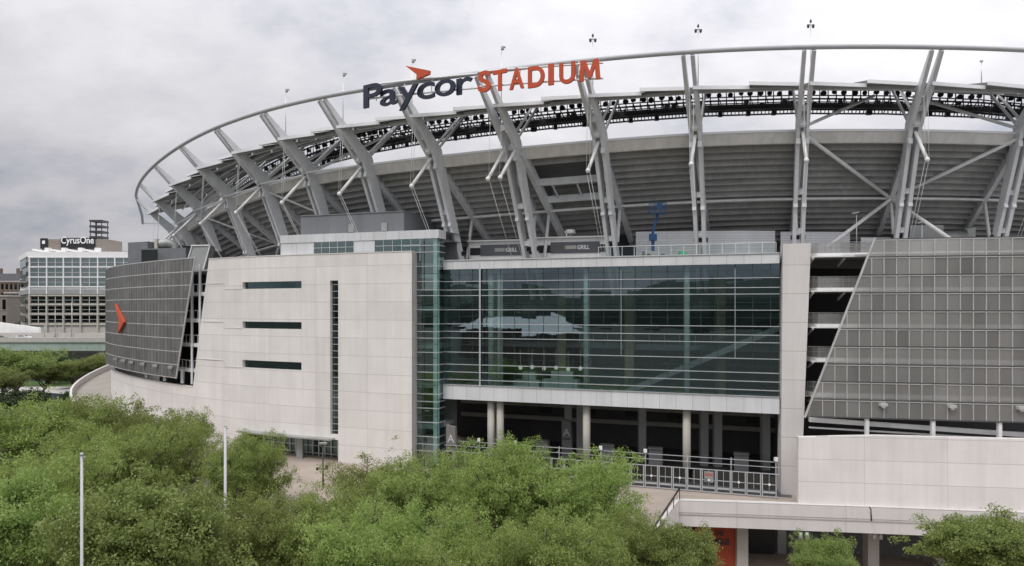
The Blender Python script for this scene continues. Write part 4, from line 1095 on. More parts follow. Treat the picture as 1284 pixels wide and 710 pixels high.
# ---- ducts by the plant room, left
p = at(206, 305, 104); p.z = 25.26
rt = empty('roof_duct', tuple(p), 'curved galvanised duct with square mouth on the grey plant room roof', 'duct')
m_ = MB(); m_.path_tube([p+Vector((1.3, .6, 0)), p+Vector((1.3, .6, .5)), p+Vector((1.0, .5, .9)), p+Vector((.2, .2, 1.0)), p+Vector((-.7, -.1, .85))], .62, 14); m_.build('bend', M['hvac'], rt)
m_ = MB(); m_.box(p+Vector((-.85, -.15, .8)), (.22, 0, 0), (0, .62, 0), (0, 0, .72)); m_.build('mouth', M['beige'], rt)
p = at(247, 325, 97); p.z = 21.7
rt = empty('stair_hood', tuple(p), 'tilted ribbed metal hood over stairs beside the grey plant room', 'stair hood')
m_ = MB(); a = p
m_.box8([a+Vector((-1.6, 0, .3)), a+Vector((1.0, -.4, .3)), a+Vector((1.0, 1.6, .3)), a+Vector((-1.6, 2, .3)), a+Vector((-.6, 0, 3.6)), a+Vector((1.9, -.4, 3.6)), a+Vector((1.9, 1.6, 3.6)), a+Vector((-.6, 2, 3.6))]); m_.build('hood', M['hvac'], rt)
m_ = MB(); m_.bar(a+Vector((-.75, -.06, 3.6)), a+Vector((1.95, -.46, 3.6)), .2, .16); m_.bar(a+Vector((-1.65, -.06, .3)), a+Vector((-.62, -.06, 3.6)), .14, .14); m_.bar(a+Vector((1.05, -.46, .3)), a+Vector((1.95, -.46, 3.6)), .14, .14); m_.build('frame', M['steel_white'], rt)
p = at(372, 262, 90); 
# lamp posts on the terrace
for px, py, Y, lab in ((370, 303, 84.5, 'slim terrace lamp post with a flat head left of the glass tower roof'), (1074, 268, 74, 'slim terrace lamp post with angled head by the stair gap'), (1156, 280, 73, 'slim terrace lamp post behind the slanted screen, near the air handler')):
    t = at(px, py, Y); b = Vector((t.x, t.y, 21.7)); rt = empty('terrace_lamp', tuple(b), lab, 'lamp post', 'lamp posts on the roof terrace')
    m_ = MB(); m_.tube(b, t, .06, .045, n=7); m_.build('post', M['hvac'], rt)
    m_ = MB(); m_.box(t+Vector((-.15, 0, .08)), (.36, 0, .07), (0, .16, 0), (0, 0, .06)); m_.build('lamp_head', M['hvac'], rt)

# ================================================================== PLAZA LEVEL
# ---- security fence with gates
FN0 = F(.4, 2.4, 0)
SFS = []
fd = 2.6
FE = empty('gate_fence', tuple(F(16, fd, 0)), 'long grey metal fence with glazed gates across the stadium entrance under the glass hall', 'fence')
m_ = MB()
for z, w in ((.12, .09), (2.15, .07), (2.75, .05)): m_.bar(F(.1, fd, z), F(32.5, fd, z), w, w)
m_.bar(F(.1, fd-.9, 3.05), F(32.5, fd-.9, 3.05), .06, .06)
m_.build('rail', M['fencegrey'], FE)
s = .3; i = 0
while s < 32:
    m_ = MB(); w = 1.25
    for t in (s+.05, s+w-.05): m_.bar(F(t, fd, .1), F(t, fd, 2.15), .08, .08)
    m_.bar(F(s+.1, fd, .5), F(s+w-.1, fd, .5), .06, .16); m_.bar(F(s+.1, fd, 1.2), F(s+w-.1, fd, 1.2), .06, .06)
    m_.bar(F(s+w/2, fd, .7), F(s+w/2, fd, 2.1), .035, .035)
    gp = m_.build('gate_panel', M['fencegrey'], FE)
    q = MB(); q.face([F(s+.1, fd-.02, .7), F(s+w-.1, fd-.02, .7), F(s+w-.1, fd-.02, 2.1), F(s+.1, fd-.02, 2.1)]); q.build('pane', M['windark'], gp)
    if i % 2 == 0:
        q = MB(); q.tube(F(s+.6, fd+.08, 1.22), F(s+.6, fd+.14, 1.22), .11, n=10); q.build('latch_disc', M['white'], gp)
    if i == 4:
        q = MB(); q.box(F(s+.6, fd+.07, 1.5), EU*.4, NU*.02, (0, 0, .5)); b_ = q.build('notice', M['hvac'], gp)
        q = MB(); q.box(F(s+.6, fd+.10, 1.72), EU*.33, NU*.015, (0, 0, .13)); q.build('notice_heading', M['brickred'], b_)
        q = MB(); q.box(F(s+.75, fd+.10, 1.2), EU*.22, NU*.015, (0, 0, .16)); q.build('notice_picture', M['greybox'], b_)
    s += w+.05; i += 1
for k, s in enumerate((.35, 4.2, 8.1, 12, 16.3, 20.5, 25, 29)):
    m_ = MB(); m_.bar(F(s, fd-.9, 0), F(s, fd-.9, 3.2), .1, .1); m_.bar(F(s, fd-.9, 2.75), F(s, fd, 2.75), .07, .07); po = m_.build('post', M['fin'], FE)
    if k in (0, 3, 4, 6, 7):
        m_ = MB(); m_.box(F(s, fd-.7, 3.35), (.15, 0, 0), (0, .14, 0), (0, 0, .16)); m_.build('lamp_box', M['white'], po)
# ---- gate pylons with letter A
for (s, d, lab, mt) in ((31.8, 2.2, 'tapered grey gate pylon with letter A beside the glass tower', M['pylon']), (21.5, -5.5, 'tapered gate pylon with letter A standing in the shade of the entrance', M['pylon'])):
    p = F(s, d, 0); rt = empty('gate_pylon', tuple(p), lab, 'pylon', 'gate pylons marked A')
    m_ = MB(); e = EU; up = Vector((0, 0, 1)); n_ = NU*.22
    q = [p-e*.62-n_, p+e*.62-n_, p+e*.62+n_, p-e*.62+n_]; t = [p-e*.38-n_+up*4.6, p+e*.62-n_+up*4.8, p+e*.62+n_+up*4.8, p-e*.38+n_+up*4.6]
    m_.box8(q+t); m_.build('slab', mt, rt)
    place_text('A', 1.15, p+NU*.24+up*3.0-e*-.08, -e, M['polepaint'], 'letter', rt, .02, .008)
    m_ = MB(); m_.box(p+NU*.25+up*2.65-e*-.05, e*.42, NU*.02, up*.05); m_.build('rule', M['black'], rt)
# ---- lamp post on the plaza
p = Vector(((405-642)/FPX*67.4, 67.4, 0)); rt = empty('plaza_lamp', tuple(p), 'dark plaza lamp post with flat head in front of the white wall entrance', 'street lamp')
m_ = MB(); m_.tube(p, p+Vector((0, 0, 4.15)), .09, .06, n=8); m_.build('post', M['truss'], rt)
m_ = MB(); m_.box(p+Vector((0, 0, 4.2)), (.34, 0, 0), (0, .2, 0), (0, 0, .07)); m_.build('lamp_head', M['hvac'], rt)
m_ = MB(); m_.bar(p+Vector((-.45, 0, 1.75)), p+Vector((.4, 0, 1.8)), .05, .05); m_.box(p+Vector((-.5, 0, 1.8)), (.12, 0, 0), (0, .1, 0), (0, 0, .12)); m_.box(p+Vector((.35, 0, 1.95)), (.12, 0, 0), (0, .1, 0), (0, 0, .2)); m_.build('camera_arm', M['black'], rt)
p = Vector(((412-642)/FPX*68.6, 68.6, 0))
# ---- tall white poles among the trees
for px, py, Y, lab in ((102.5, 570, 30.5, 'tall plain white pole in front of the trees, nearest the left photo edge'), (282.5, 535, 46.5, 'plain white pole rising between the trees in front of the white wall')):
    t = at(px, py, Y); b = Vector((t.x, t.y, -7)); rt = empty('white_pole', tuple(b), lab, 'pole', 'white poles among the plaza trees')
    m_ = MB(); m_.tube(b, t, Y*.0026, Y*.0017, n=12); m_.build('shaft', M['polepaint'], rt)
    m_ = MB(); m_.tube(b, b+Vector((0, 0, .3)), .3, n=12); m_.build('base', M['concrete'], rt)
    m_ = MB(); m_.bar(t+Vector((-.08, 0, -.12)), t+Vector((.16, 0, -.12)), .07, .07); m_.sphere(t, .09, 8, 5); m_.build('finial', M['hvac'], rt)

# ================================================================== SETTING
def structure(mb, name, mat): o = mb.build(name, mat); o['kind'] = 'structure'; return o
m_ = MB(); m_.face([(-4000, -3000, -7.02), (4000, -3000, -7.02), (4000, 6000, -7.02), (-4000, 6000, -7.02)]); structure(m_, 'ground', M['grassland'])
# plaza slab
plz = [(10.5, 53.5), (14.6, 63.2)] + [(BW.at(s, 0, 0).x, BW.at(s, 0, 0).y) for s in np.linspace(.05, BW.L, 8)] + [(75, 95), (40, 130), (-55, 145)] + [(-64, 122), (-60, 112), (-56, 99), (-56, 53.5)]
m_ = MB(); m_.prism(plz, -.9, 0); structure(m_, 'plaza', M['pavement'])
m_ = MB()
m_.face([F(-1.2, 3.6, .004), F(40, 3.6, .004), F(40, 3.72, .004), F(-1.2, 3.72, .004)]); structure(m_, 'paving_joint', M['concrete'])
# edge wall of the raised plaza on the right, open street below
ED = Curve([(14.6, 63.2), (19.6, 62.6), (24.7, 61.9), (31.6, 61.0), (43, 59.4), (56, 58.2), (70, 57.6)], -1)
ER = empty('plaza_edge', (30, 61, 0), 'pale precast edge beam of the raised plaza above the dark lower street', 'edge wall')
m_ = MB(); ED.band(m_, 0, ED.L, -.35, .3, -2.2, .06, 24); m_.build('edge_beam', M['pier'], ER)
m_ = MB(); ED.band(m_, 0, ED.L, .3, .36, -1.2, -1.1, 24); ED.band(m_, 0, ED.L, .3, .34, -1.0, -.96, 24); m_.build('groove_band', M['concrete'], ER)
m_ = MB(); p = Vector((14.55, 63.15, 0)); q = Vector((10.3, 53.6, 0)); 
m_.bar(p+Vector((0, 0, -1.0)), q+Vector((0, 0, -1.0)), .3, 2.1); m_.build('side_wall', M['precast_plain'], ER)
m_ = MB(); m_.bar(p+Vector((.3, .4, .95)), q+Vector((.3, 0, .55)), .1, .14)
for t in (0, .25, .5, .75, 1.0): a = p.lerp(q, t); m_.bar(a+Vector((.2, 0, 0)), a+Vector((.2, 0, .95-.4*t)), .06, .06)
m_.build('handrail', M['black'], ER)
for px in (1004, 1012, 1096, 1104): m_ = MB(); a = at(px, 668, 61.2); m_.tube(a, a+Vector((0, 0, -.55)), .16, .2, n=8); m_.build('down_light', M['hvac'], ER)
m_ = MB(); a = at(1090, 636, 60.5); m_.tube(a, a+Vector((0, -.25, -.1)), .06, n=6); m_.tube(a+Vector((0, -.25, -.05)), a+Vector((.05, -.25, -1.1)), .06, n=6); m_.build('drain_pipe', M['truss'], ER)
# lower street wall, columns, banner
LW = empty('lower_frontage', (30, 70, -7), 'dark street level frontage with concrete columns below the plaza edge', 'frontage')
m_ = MB(); ED.band(m_, .5, ED.L, -8.4, -8, -7, -1, 18); m_.build('back_wall', M['interior'], LW)
for px in (929, 1092, 1180):
    m_ = MB(); a = at(px, 700, 65); m_.box((a.x, a.y, -4.2), (.5, 0, 0), (0, .5, 0), (0, 0, 2.8)); m_.build('column', M['concrete'], LW)
for (px0, px1, mt) in ((938, 972, M['black']), (975, 986, M['hvac']), (990, 1020, M['greybox']), (1036, 1078, M['greybox']), (1100, 1150, M['black']), (1160, 1240, M['black'])):
    m_ = MB(); a, b = at(px0, 700, 69.5), at(px1, 700, 69.2); m_.face([(a.x, a.y, -7), (b.x, b.y, -7), (b.x, b.y, -2.3), (a.x, a.y, -2.3)]); m_.build('shop_opening', mt, LW)
m_ = MB(); a, b = at(934, 668, 69.0), at(988, 668, 68.7); m_.box(((a.x+b.x)/2, (a.y+b.y)/2, -3.1), ((b.x-a.x)/2, 0, 0), (0, .15, 0), (0, 0, .4)); m_.build('lintel_panel', M['hvac'], LW)
a = at(898, 690, 65.2); BN = empty('banner', (a.x, a.y, -7), 'orange banner with dark lettering hanging under the plaza edge', 'banner')
m_ = MB(); m_.box((a.x, a.y, -4.7), (1.95, -.15, 0), (.01, .06, 0), (0, 0, 2.2)); m_.build('cloth', M['bannerred'], BN)
place_text('THE', .5, (a.x+.2, a.y-.2, -3.7), (1, -.08, 0), M['black'], 'lettering', BN, .01, .015)
place_text('JUNGLE', .72, (a.x+.0, a.y-.2, -4.5), (1, -.08, 0), M['black'], 'lettering', BN, .01, .03, sx=.9)
# street and pavement in front of the plaza
m_ = MB(); m_.face([(-160, 8, -7.0), (120, 8, -7.0), (120, 26, -7.0), (-160, 26, -7.0)]); structure(m_, 'street', M['asphalt'])
m_ = MB(); m_.prism([(-57, 26), (120, 26), (120, 75), (9.8, 75), (9.8, 53.4), (-57, 53.4)], -7.0, -6.86); structure(m_, 'pavement', M['pavement'])
m_ = MB(); m_.bar((-56, 53.45, -3.9), (10.4, 53.45, -3.9), .2, 6.2); m_.bar((-56.05, 53.5, -3.9), (-56.05, 100, -3.9), .2, 6.2); o = m_.build('retaining_wall', M['concrete'], None, (-20, 53.4, -7)); tag(o, 'concrete retaining wall under the front of the plaza, behind the trees', 'wall')
# curved ramp round the left end
s0, s1 = WALL.s_px(178), WALL.L
SR = WALL.s_px(140)-2
def zr(s): return max(-.6, 2.5+.115*(s-SR))
m_ = MB(); n = 22; rings = []
for i in range(n+1):
    s = s0-14+(s1+14-s0)*i/n; w = 5.4
    rings.append([WALL.at(s, .06, zr(s)-.5), WALL.at(s, w, zr(s)-.5), WALL.at(s, w, zr(s)), WALL.at(s, .06, zr(s))])
m_.sweep(rings); structure(m_, 'ramp', M['rampdeck'])
m_ = MB(); rings = []
for i in range(n+1):
    s = s0-14+(s1+14-s0)*i/n; w = 5.4
    rings.append([WALL.at(s, w, -7), WALL.at(s, w+.3, -7), WALL.at(s, w+.3, zr(s)+.95), WALL.at(s, w, zr(s)+.95)])
m_.sweep(rings); o = m_.build('ramp_parapet', M['precast_plain'], None, tuple(WALL.at(s0+8, 5.5, -7))); tag(o, 'curved pale concrete parapet along the outer edge of the ramp', 'parapet')
# far pavement, road and lawn on the left
m_ = MB(); m_.face([(-260, 196, -6.99), (-60, 196, -6.99), (-60, 216, -6.99), (-260, 216, -6.99)]); structure(m_, 'footpath', M['concrete'])
m_ = MB(); m_.face([(-260, 217, -6.985), (-60, 217, -6.985), (-60, 231, -6.985), (-260, 231, -6.985)]); structure(m_, 'lawn', M['lawn'])
m_ = MB(); m_.face([(-300, 232, -6.99), (-40, 232, -6.99), (-40, 300, -6.99), (-300, 300, -6.99)]); structure(m_, 'parking_ground', M['asphalt'])
m_ = MB(); a, b = at(47, 500, 186), at(108, 500, 178); m_.bar((a.x, a.y, -6), (b.x, b.y, -6), .1, 2.0); 
o = m_.build('screen_fence', M['bluefence'], None, (a.x, a.y, -7)); tag(o, 'low blue grey fence screen beside the curved ramp', 'fence')
# hills behind the camera side, mirrored by the glass
m_ = MB(); xs = np.linspace(-1500, 1200, 60); rings = []
for x in xs:
    h = 60+13*math.sin(x*.004+1)+9*math.sin(x*.013)+5*math.sin(x*.041)+3*math.sin(x*.11); y = -700+60*math.sin(x*.003)
    rings.append([(x, y+120, -7.1), (x, y, h*.55), (x, y-150, h), (x, y-500, -7.1)])
m_.sweep(rings, smooth=True); structure(m_, 'hills', M['hill'])

# ================================================================== BACKGROUND LEFT
def car(name, pos, rz, body, lab, grp, bus=False):
    rt = empty(name, pos, lab, 'car', grp, rz); 
    L, W, H = (4.6, 1.8, 1.45)
    prof = [(-2.3, .35), (-2.3, .85), (-1.9, .95), (-1.35, 1.42), (.55, 1.45), (1.2, .98), (2.15, .85), (2.3, .6), (2.3, .35)]
    m_ = MB(); rings = [[(x, y, z) for (x, z) in prof] for y in (-.9, .9)]; m_.sweep([[Vector(p) for p in r_] for r_ in rings])
    me = m_.mesh('body', body); b = link_mesh('body', me, rt)
    m_ = MB()
    for y in (-.91, .91): m_.face([(-1.5, y, .95), (.95, y, .98), (.5, y, 1.36), (-1.2, y, 1.34)])
    m_.face([(1.18, -.8, 1.02), (1.18, .8, 1.02), (.62, .7, 1.43), (.62, -.7, 1.43)]); link_mesh('windows', m_.mesh('windows', M['carglass']), rt)
    for x in (-1.4, 1.45):
        for y in (-.82, .82):
            q = MB(); q.tube((x, y-.1, .33), (x, y+.1, .33), .33, n=14); link_mesh('wheel', q.mesh('wheel', M['tyre']), rt)
    return rt
cw = None
BX = 235
cars = [(at(75, 452, 247), M['carwhite'], 'white car parked under the bridge, left of the far bush'), (at(86, 452, 262), M['cargrey'], 'dark car parked in the shade under the bridge'), (at(62, 452, 255), M['carwhite'], 'white car parked deepest under the bridge at left'), (at(48, 452, 243), M['cargrey'], 'dark grey car parked under the bridge behind the left tree')]
for p, b_, lab in cars: car('parked_car', (p.x, p.y, -6.99), R(80), b_, lab, 'cars parked under the bridge')
# road bridge
BR = empty('road_bridge', (-150, BX, -7), 'long road bridge with pale green girders and concrete barrier', 'bridge')
m_ = MB(); m_.abox(-420, -70, BX, BX+26, 5.3, 6.0); m_.build('deck', M['concrete'], BR)
m_ = MB(); m_.abox(-420, -70, BX+.4, BX+1.1, 2.6, 5.3); m_.abox(-420, -70, BX+24, BX+25, 2.8, 5.3); m_.build('girder', M['girder'], BR)
m_ = MB(); m_.abox(-420, -70, BX-.1, BX+.25, 5.5, 7.0); m_.abox(-420, -70, BX+25.6, BX+26, 5.6, 7.6); m_.build('barrier', M['concrete'], BR)
for x in (-175, -135, -205):
    m_ = MB(); m_.tube((x, BX+12, -7), (x, BX+12, 2.7), 1.0, n=14); m_.bar((x, BX+1, 2.0), (x, BX+25, 2.0), 1.6, 1.4); m_.build('pier', M['concrete'], BR)
m_ = MB(); m_.abox(-420, -70, 300, 302, -7, 5); o = m_.build('retaining_wall', M['interior'], None, (-150, 300, -7)); tag(o, 'dark backing wall added as shade behind the bridge', 'wall')  # dark wall added to stand for the shade under the bridge
c = car('travelling_car', (-171.5, BX+5, 6.0), 0, M['cargrey'], 'dark car driving along the road bridge at the left edge', None)
c = car('travelling_car', (-166, BX+9, 6.0), 0, M['carwhite'], 'pale car behind the dark one on the road bridge', None)
# white parapet wedge behind the bridge
m_ = MB(); a, b = at(-30, 404, 268), at(49, 409, 262); 
m_.box8([Vector((a.x, a.y, 6)), Vector((b.x, b.y, 6)), Vector((b.x, b.y+1, 6)), Vector((a.x, a.y+1, 6)), Vector((a.x, a.y, 12.4)), Vector((b.x, b.y, 9.4)), Vector((b.x, b.y+1, 9.4)), Vector((a.x, a.y+1, 12.4))])
for o_ in (): pass
o = m_.build('slip_road_wall', M['white'], None, (a.x, a.y, 6)); tag(o, 'white sloping wall of a slip road behind the bridge', 'wall')
m_ = MB(); m_.abox(a.x-40, -95, 263, 275, -7, 6.0); o = m_.build('slip_road_bank', M['concrete'], None, (-150, 268, -7)); o['kind'] = 'structure'
for px, ytop, Y, lab in ((73.5, 388, 262, 'thin road lamp post on the bridge, left of the pair before the white office block'), (94, 379, 262, 'taller thin road lamp post on the bridge before the white office block'), (56, 408, 258, 'short white post at the end of the slip road wall')):
    t = at(px, ytop, Y); b = Vector((t.x, Y-2 if Y == 262 else Y, 6.0)); t.y = b.y; rt = empty('road_lamp', tuple(b), lab, 'lamp post', 'posts along the road bridge' )
    m_ = MB(); m_.tube(b, t, .16, .1, n=7); m_.build('post', M['hvac'], rt)
    if ytop < 400: m_ = MB(); m_.bar(t, t+Vector((1.2, 0, .1)), .12, .12); m_.build('lamp_arm', M['hvac'], rt)

# white office block
BY = 330.0
X = lambda px, Y=BY: (px-642)/FPX*Y
Z = lambda py, Y=BY: CAM_Z-(py-385)/FPX*Y
OF = empty('office_block', (X(90), BY, -7), 'white office block with glazed upper floors and dark lower windows', 'office building')
x0, x1 = X(35), X(172); D = 34
sk = Vector((-.10, .995, 0))   # direction of the side wall going back
def OP(px, dep, z): return Vector((X(px), BY, 0)) + sk*dep + Vector((0, 0, z))
side = lambda t: Vector((X(35), BY, 0))+Vector((-5.2, D, 0))*t      # left side wall
zt, zm, zb = Z(322), Z(369), -7
m_ = MB()
def block(mb, xa, xb, za, zb_, ins=0):
    A, B = Vector((xa+ins, BY+ins, 0)), Vector((xb, BY+ins, 0)); Cc, Dd = Vector((xb, BY+D, 0)), Vector((xa-27+ins, BY+D, 0))
    mb.box8([v+Vector((0, 0, za)) for v in (A, B, Cc, Dd)]+[v+Vector((0, 0, zb_)) for v in (A, B, Cc, Dd)])
block(m_, x0, x1, zb, zm, .5); m_.build('lower_body', M['beige'], OF)
m_ = MB(); block(m_, x0-.3, x1, zm, zt, .5); m_.build('upper_body', M['white'], OF)
m_ = MB(); block(m_, x0-.6, x1, zt, zt+2.3, 0); m_.build('parapet', M['white'], OF)
m_ = MB(); block(m_, x0-.5, x1, Z(369), Z(363), -.1); m_.build('spandrel', M['hvac'], OF)
bays = [37, 58.5, 79.5, 101, 122.5, 144, 165.5]
def office_windows(rows, mt, inset, mw, wn):
    for (ya, yb) in rows:
        for a, b in zip(bays[:-1], bays[1:]):
            xa, xb = X(a)+inset, X(b)-inset; za, zb_ = Z(yb), Z(ya)
            m_ = MB(); m_.face([(xa, BY+.3, za), (xb, BY+.3, za), (xb, BY+.3, zb_), (xa, BY+.3, zb_)]); w = m_.build('window', mt, OF)
            m_ = MB()
            k = 2
            for i in range(1, k): x = xa+(xb-xa)*i/k; m_.bar((x, BY+.2, za), (x, BY+.2, zb_), .22, .15)
            m_.bar((xa, BY+.2, za+(zb_-za)*.45), (xb, BY+.2, za+(zb_-za)*.45), .12, .1); m_.build('glazing_bar', M['white'], w)
office_windows([(323.5, 333.5), (336, 346.5), (348.5, 358.5)], M['winlight'], .25, .2, 'w')
office_windows([(372, 380), (384, 392), (396, 404.5)], M['windark'], .55, .2, 'w')
m_ = MB()
for p in bays: m_.bar((X(p), BY+.1, Z(369)), (X(p), BY+.1, Z(322)), .55, .5)
for y in (322.6, 334.8, 347.5, 359.5): m_.bar((x0, BY+.05, Z(y)), (x1, BY+.05, Z(y)), .4, .5)
m_.build('grid_frame', M['white'], OF)
m_ = MB()
for p in bays: m_.bar((X(p), BY+.1, -7), (X(p), BY+.1, Z(370)), .9, .6)
for y in (370.5, 382, 394, 407): m_.bar((x0, BY+.12, Z(y)), (x1, BY+.12, Z(y)), .5, .6)
m_.build('lower_frame', M['beige'], OF)
for r_, (ya, yb) in enumerate([(323.5, 333.5), (336, 346.5), (348.5, 358.5), (372, 380), (384, 392), (396, 404.5)]):
    m_ = MB(); a, b = Vector((x0-1.9, BY+1.5, 0)), Vector((x0-24.8, BY+D-3, 0))
    m_.face([a+Vector((-.1, 0, Z(yb))), b+Vector((-.1, 0, Z(yb))), b+Vector((-.1, 0, Z(ya))), a+Vector((-.1, 0, Z(ya)))]); m_.build('side_window', M['windark'], OF)
for px in (55, 76, 97, 118):
    m_ = MB(); z = zt+2.3; m_.box((X(px), BY+3, z+1.0), (1.0, 0, 0), (0, 1.0, 0), (0, 0, 1.0)); m_.bar((X(px)-1, BY+2.5, z+.3), (X(px)-7, BY+2.5, z+1.2), .3, .8); m_.build('roof_vent', M['white'], OF)
# dark roof house with lettering
xa, xb = X(52, BY+8), X(133, BY+8)
m_ = MB(); m_.abox(xa, xb, BY+8, BY+22, zt+2.3, Z(300, BY+8)); m_.build('roof_house', M['taupe'], OF)
SB = empty('name_board', (X(97, BY+8), BY+7.6, Z(311, BY+8)), 'black roof board with white lettering CyrusOne on the office block', 'sign')
m_ = MB(); m_.abox(X(77, BY+8), X(119.5, BY+8), BY+7.5, BY+7.95, Z(312, BY+8), Z(298.5, BY+8)); m_.build('board', M['black'], SB)
place_text('CyrusOne', 4.6, (X(98, BY+8), BY+7.4, Z(305.5, BY+8)), (1, 0, 0), M['letterwhite'], 'lettering', SB, .05, .05, sx=.80)
m_ = MB(); m_.abox(X(52, BY+8)-.3, X(60, BY+8), BY+7.5, BY+7.95, Z(312, BY+8), Z(299, BY+8)); m_.build('return_board', M['black'], SB)
m_ = MB(); m_.abox(X(54, BY+8), X(57.5, BY+8), BY+7.3, BY+7.45, Z(306, BY+8), Z(302, BY+8)); m_.build('return_mark', M['letterwhite'], SB)
AT = empty('antenna_tower', (X(123, BY+12), BY+12, Z(298)), 'dark stacked antenna frame on the office roof house', 'antenna')
m_ = MB()
for px in (116.5, 123, 130.5):
    for dy in (0, 5): m_.bar((X(px, BY+12), BY+10+dy, Z(299)), (X(px, BY+12), BY+10+dy, Z(273)), .28, .28)
m_.build('post', M['truss'], AT)
for y in (273, 280, 287, 294):
    m_ = MB(); m_.abox(X(115.8, BY+12), X(131.2, BY+12), BY+9.5, BY+15.5, Z(y)-.75, Z(y)+.15); m_.build('platform', M['cargrey'], AT)
m_ = MB(); m_.bar((X(66.5), BY+9, Z(300)), (X(66.5), BY+9, Z(295)), .2, .2)
for px in range(66, 92, 4): m_.bar((X(px+2.5), BY+9, Z(300)), (X(px+2.5), BY+9, Z(296.5)), .5, .3)
m_.bar((X(66.5), BY+9, Z(297)), (X(94.5), BY+9, Z(296.6)), .3, .3); m_.build('roof_rail', M['beige'], OF)

def old_building(name, px0, px1, ytop, ybot, Y, mat, lab, rows, cols, roof):
    xa, xb = X(px0, Y), X(px1, Y); z1 = Z(ytop, Y)
    rt = empty(name, ((xa+xb)/2, Y, -7), lab, 'building')
    m_ = MB(); m_.abox(xa, xb, Y, Y+20, -7, z1); m_.build('wall', mat, rt)
    zb_ = Z(ybot, Y)
    for i in range(cols):
        for j in range(rows):
            x = xa+(xb-xa)*(i+.5)/cols; z = zb_+(z1-zb_)*(j+.5)/rows; w = (xb-xa)/cols*.28; h = (z1-zb_)/rows*.32
            m_ = MB(); m_.box((x, Y-.03, z), (w, 0, 0), (0, .03, 0), (0, 0, h)); wn = m_.build('window', M['windark'], rt)
            m_ = MB(); m_.box((x, Y-.2, z-h-.15), (w*1.2, 0, 0), (0, .19, 0), (0, 0, .14)); m_.build('sill', M['concrete'], wn)
    m_ = MB(); m_.abox(xa-.4, xb+.4, Y-.4, Y+20.4, z1, z1+.8); m_.build('cornice', M['concrete'], rt)
    if roof:
        m_ = MB(); h = 5.2; m_.box8([Vector((xa, Y, z1+.8)), Vector((xb, Y, z1+.8)), Vector((xb, Y+20, z1+.8)), Vector((xa, Y+20, z1+.8)), Vector((xa+2, Y+3, z1+h)), Vector((xb-2, Y+3, z1+h)), Vector((xb-2, Y+17, z1+h)), Vector((xa+2, Y+17, z1+h))]); rf = m_.build('roof', M['slate'], rt)
        for t in (.25, .75):
            m_ = MB(); x = xa+(xb-xa)*t; m_.abox(x-1.2, x+1.2, Y+5, Y+7, z1+h-1, z1+h+3.2); m_.build('chimney', M['brick'], rf)
old_building('old_house', -22, 28, 354, 412, 420, M['brick'], 'old dark brick building with mansard roof and chimneys at the left edge', 5, 9, True)
old_building('old_house', 6, 20, 368, 412, 400, M['slate'], 'narrow dark building with pale window sills beside the white office block', 4, 3, False)
old_building('old_house', -14, 9, 372, 412, 385, M['taupe'], 'plain taupe building with few windows at the very left edge', 2, 3, False)
# block behind, only its top shows right of the office block
m_ = MB(); m_.abox(X(141, 420), X(172, 420), 420, 440, -7, Z(315, 420)); o = m_.build('far_block', M['hvac'], None, (X(150, 420), 420, -7)); tag(o, 'plain grey building top showing between the office block and stadium', 'building')
# pale pavilion across the street behind the viewpoint (mirrored in the glass)
PV = empty('riverside_hall', (-150, -120, -7), 'low brick hall with a broad white roof mirrored in the stadium glass', 'hall', rz=R(25))
m_ = MB(); m_.abox(-32, 32, -14, 14, 0, 14); link_mesh('walls', m_.mesh('walls', M['brick']), PV)
m_ = MB(); m_.box8([Vector(p) for p in ((-34, -16, 14), (34, -16, 14), (34, 16, 14), (-34, 16, 14), (-26, -4, 20), (26, -4, 20), (26, 4, 20), (-26, 4, 20))]); link_mesh('roof', m_.mesh('roof', M['white']), PV)
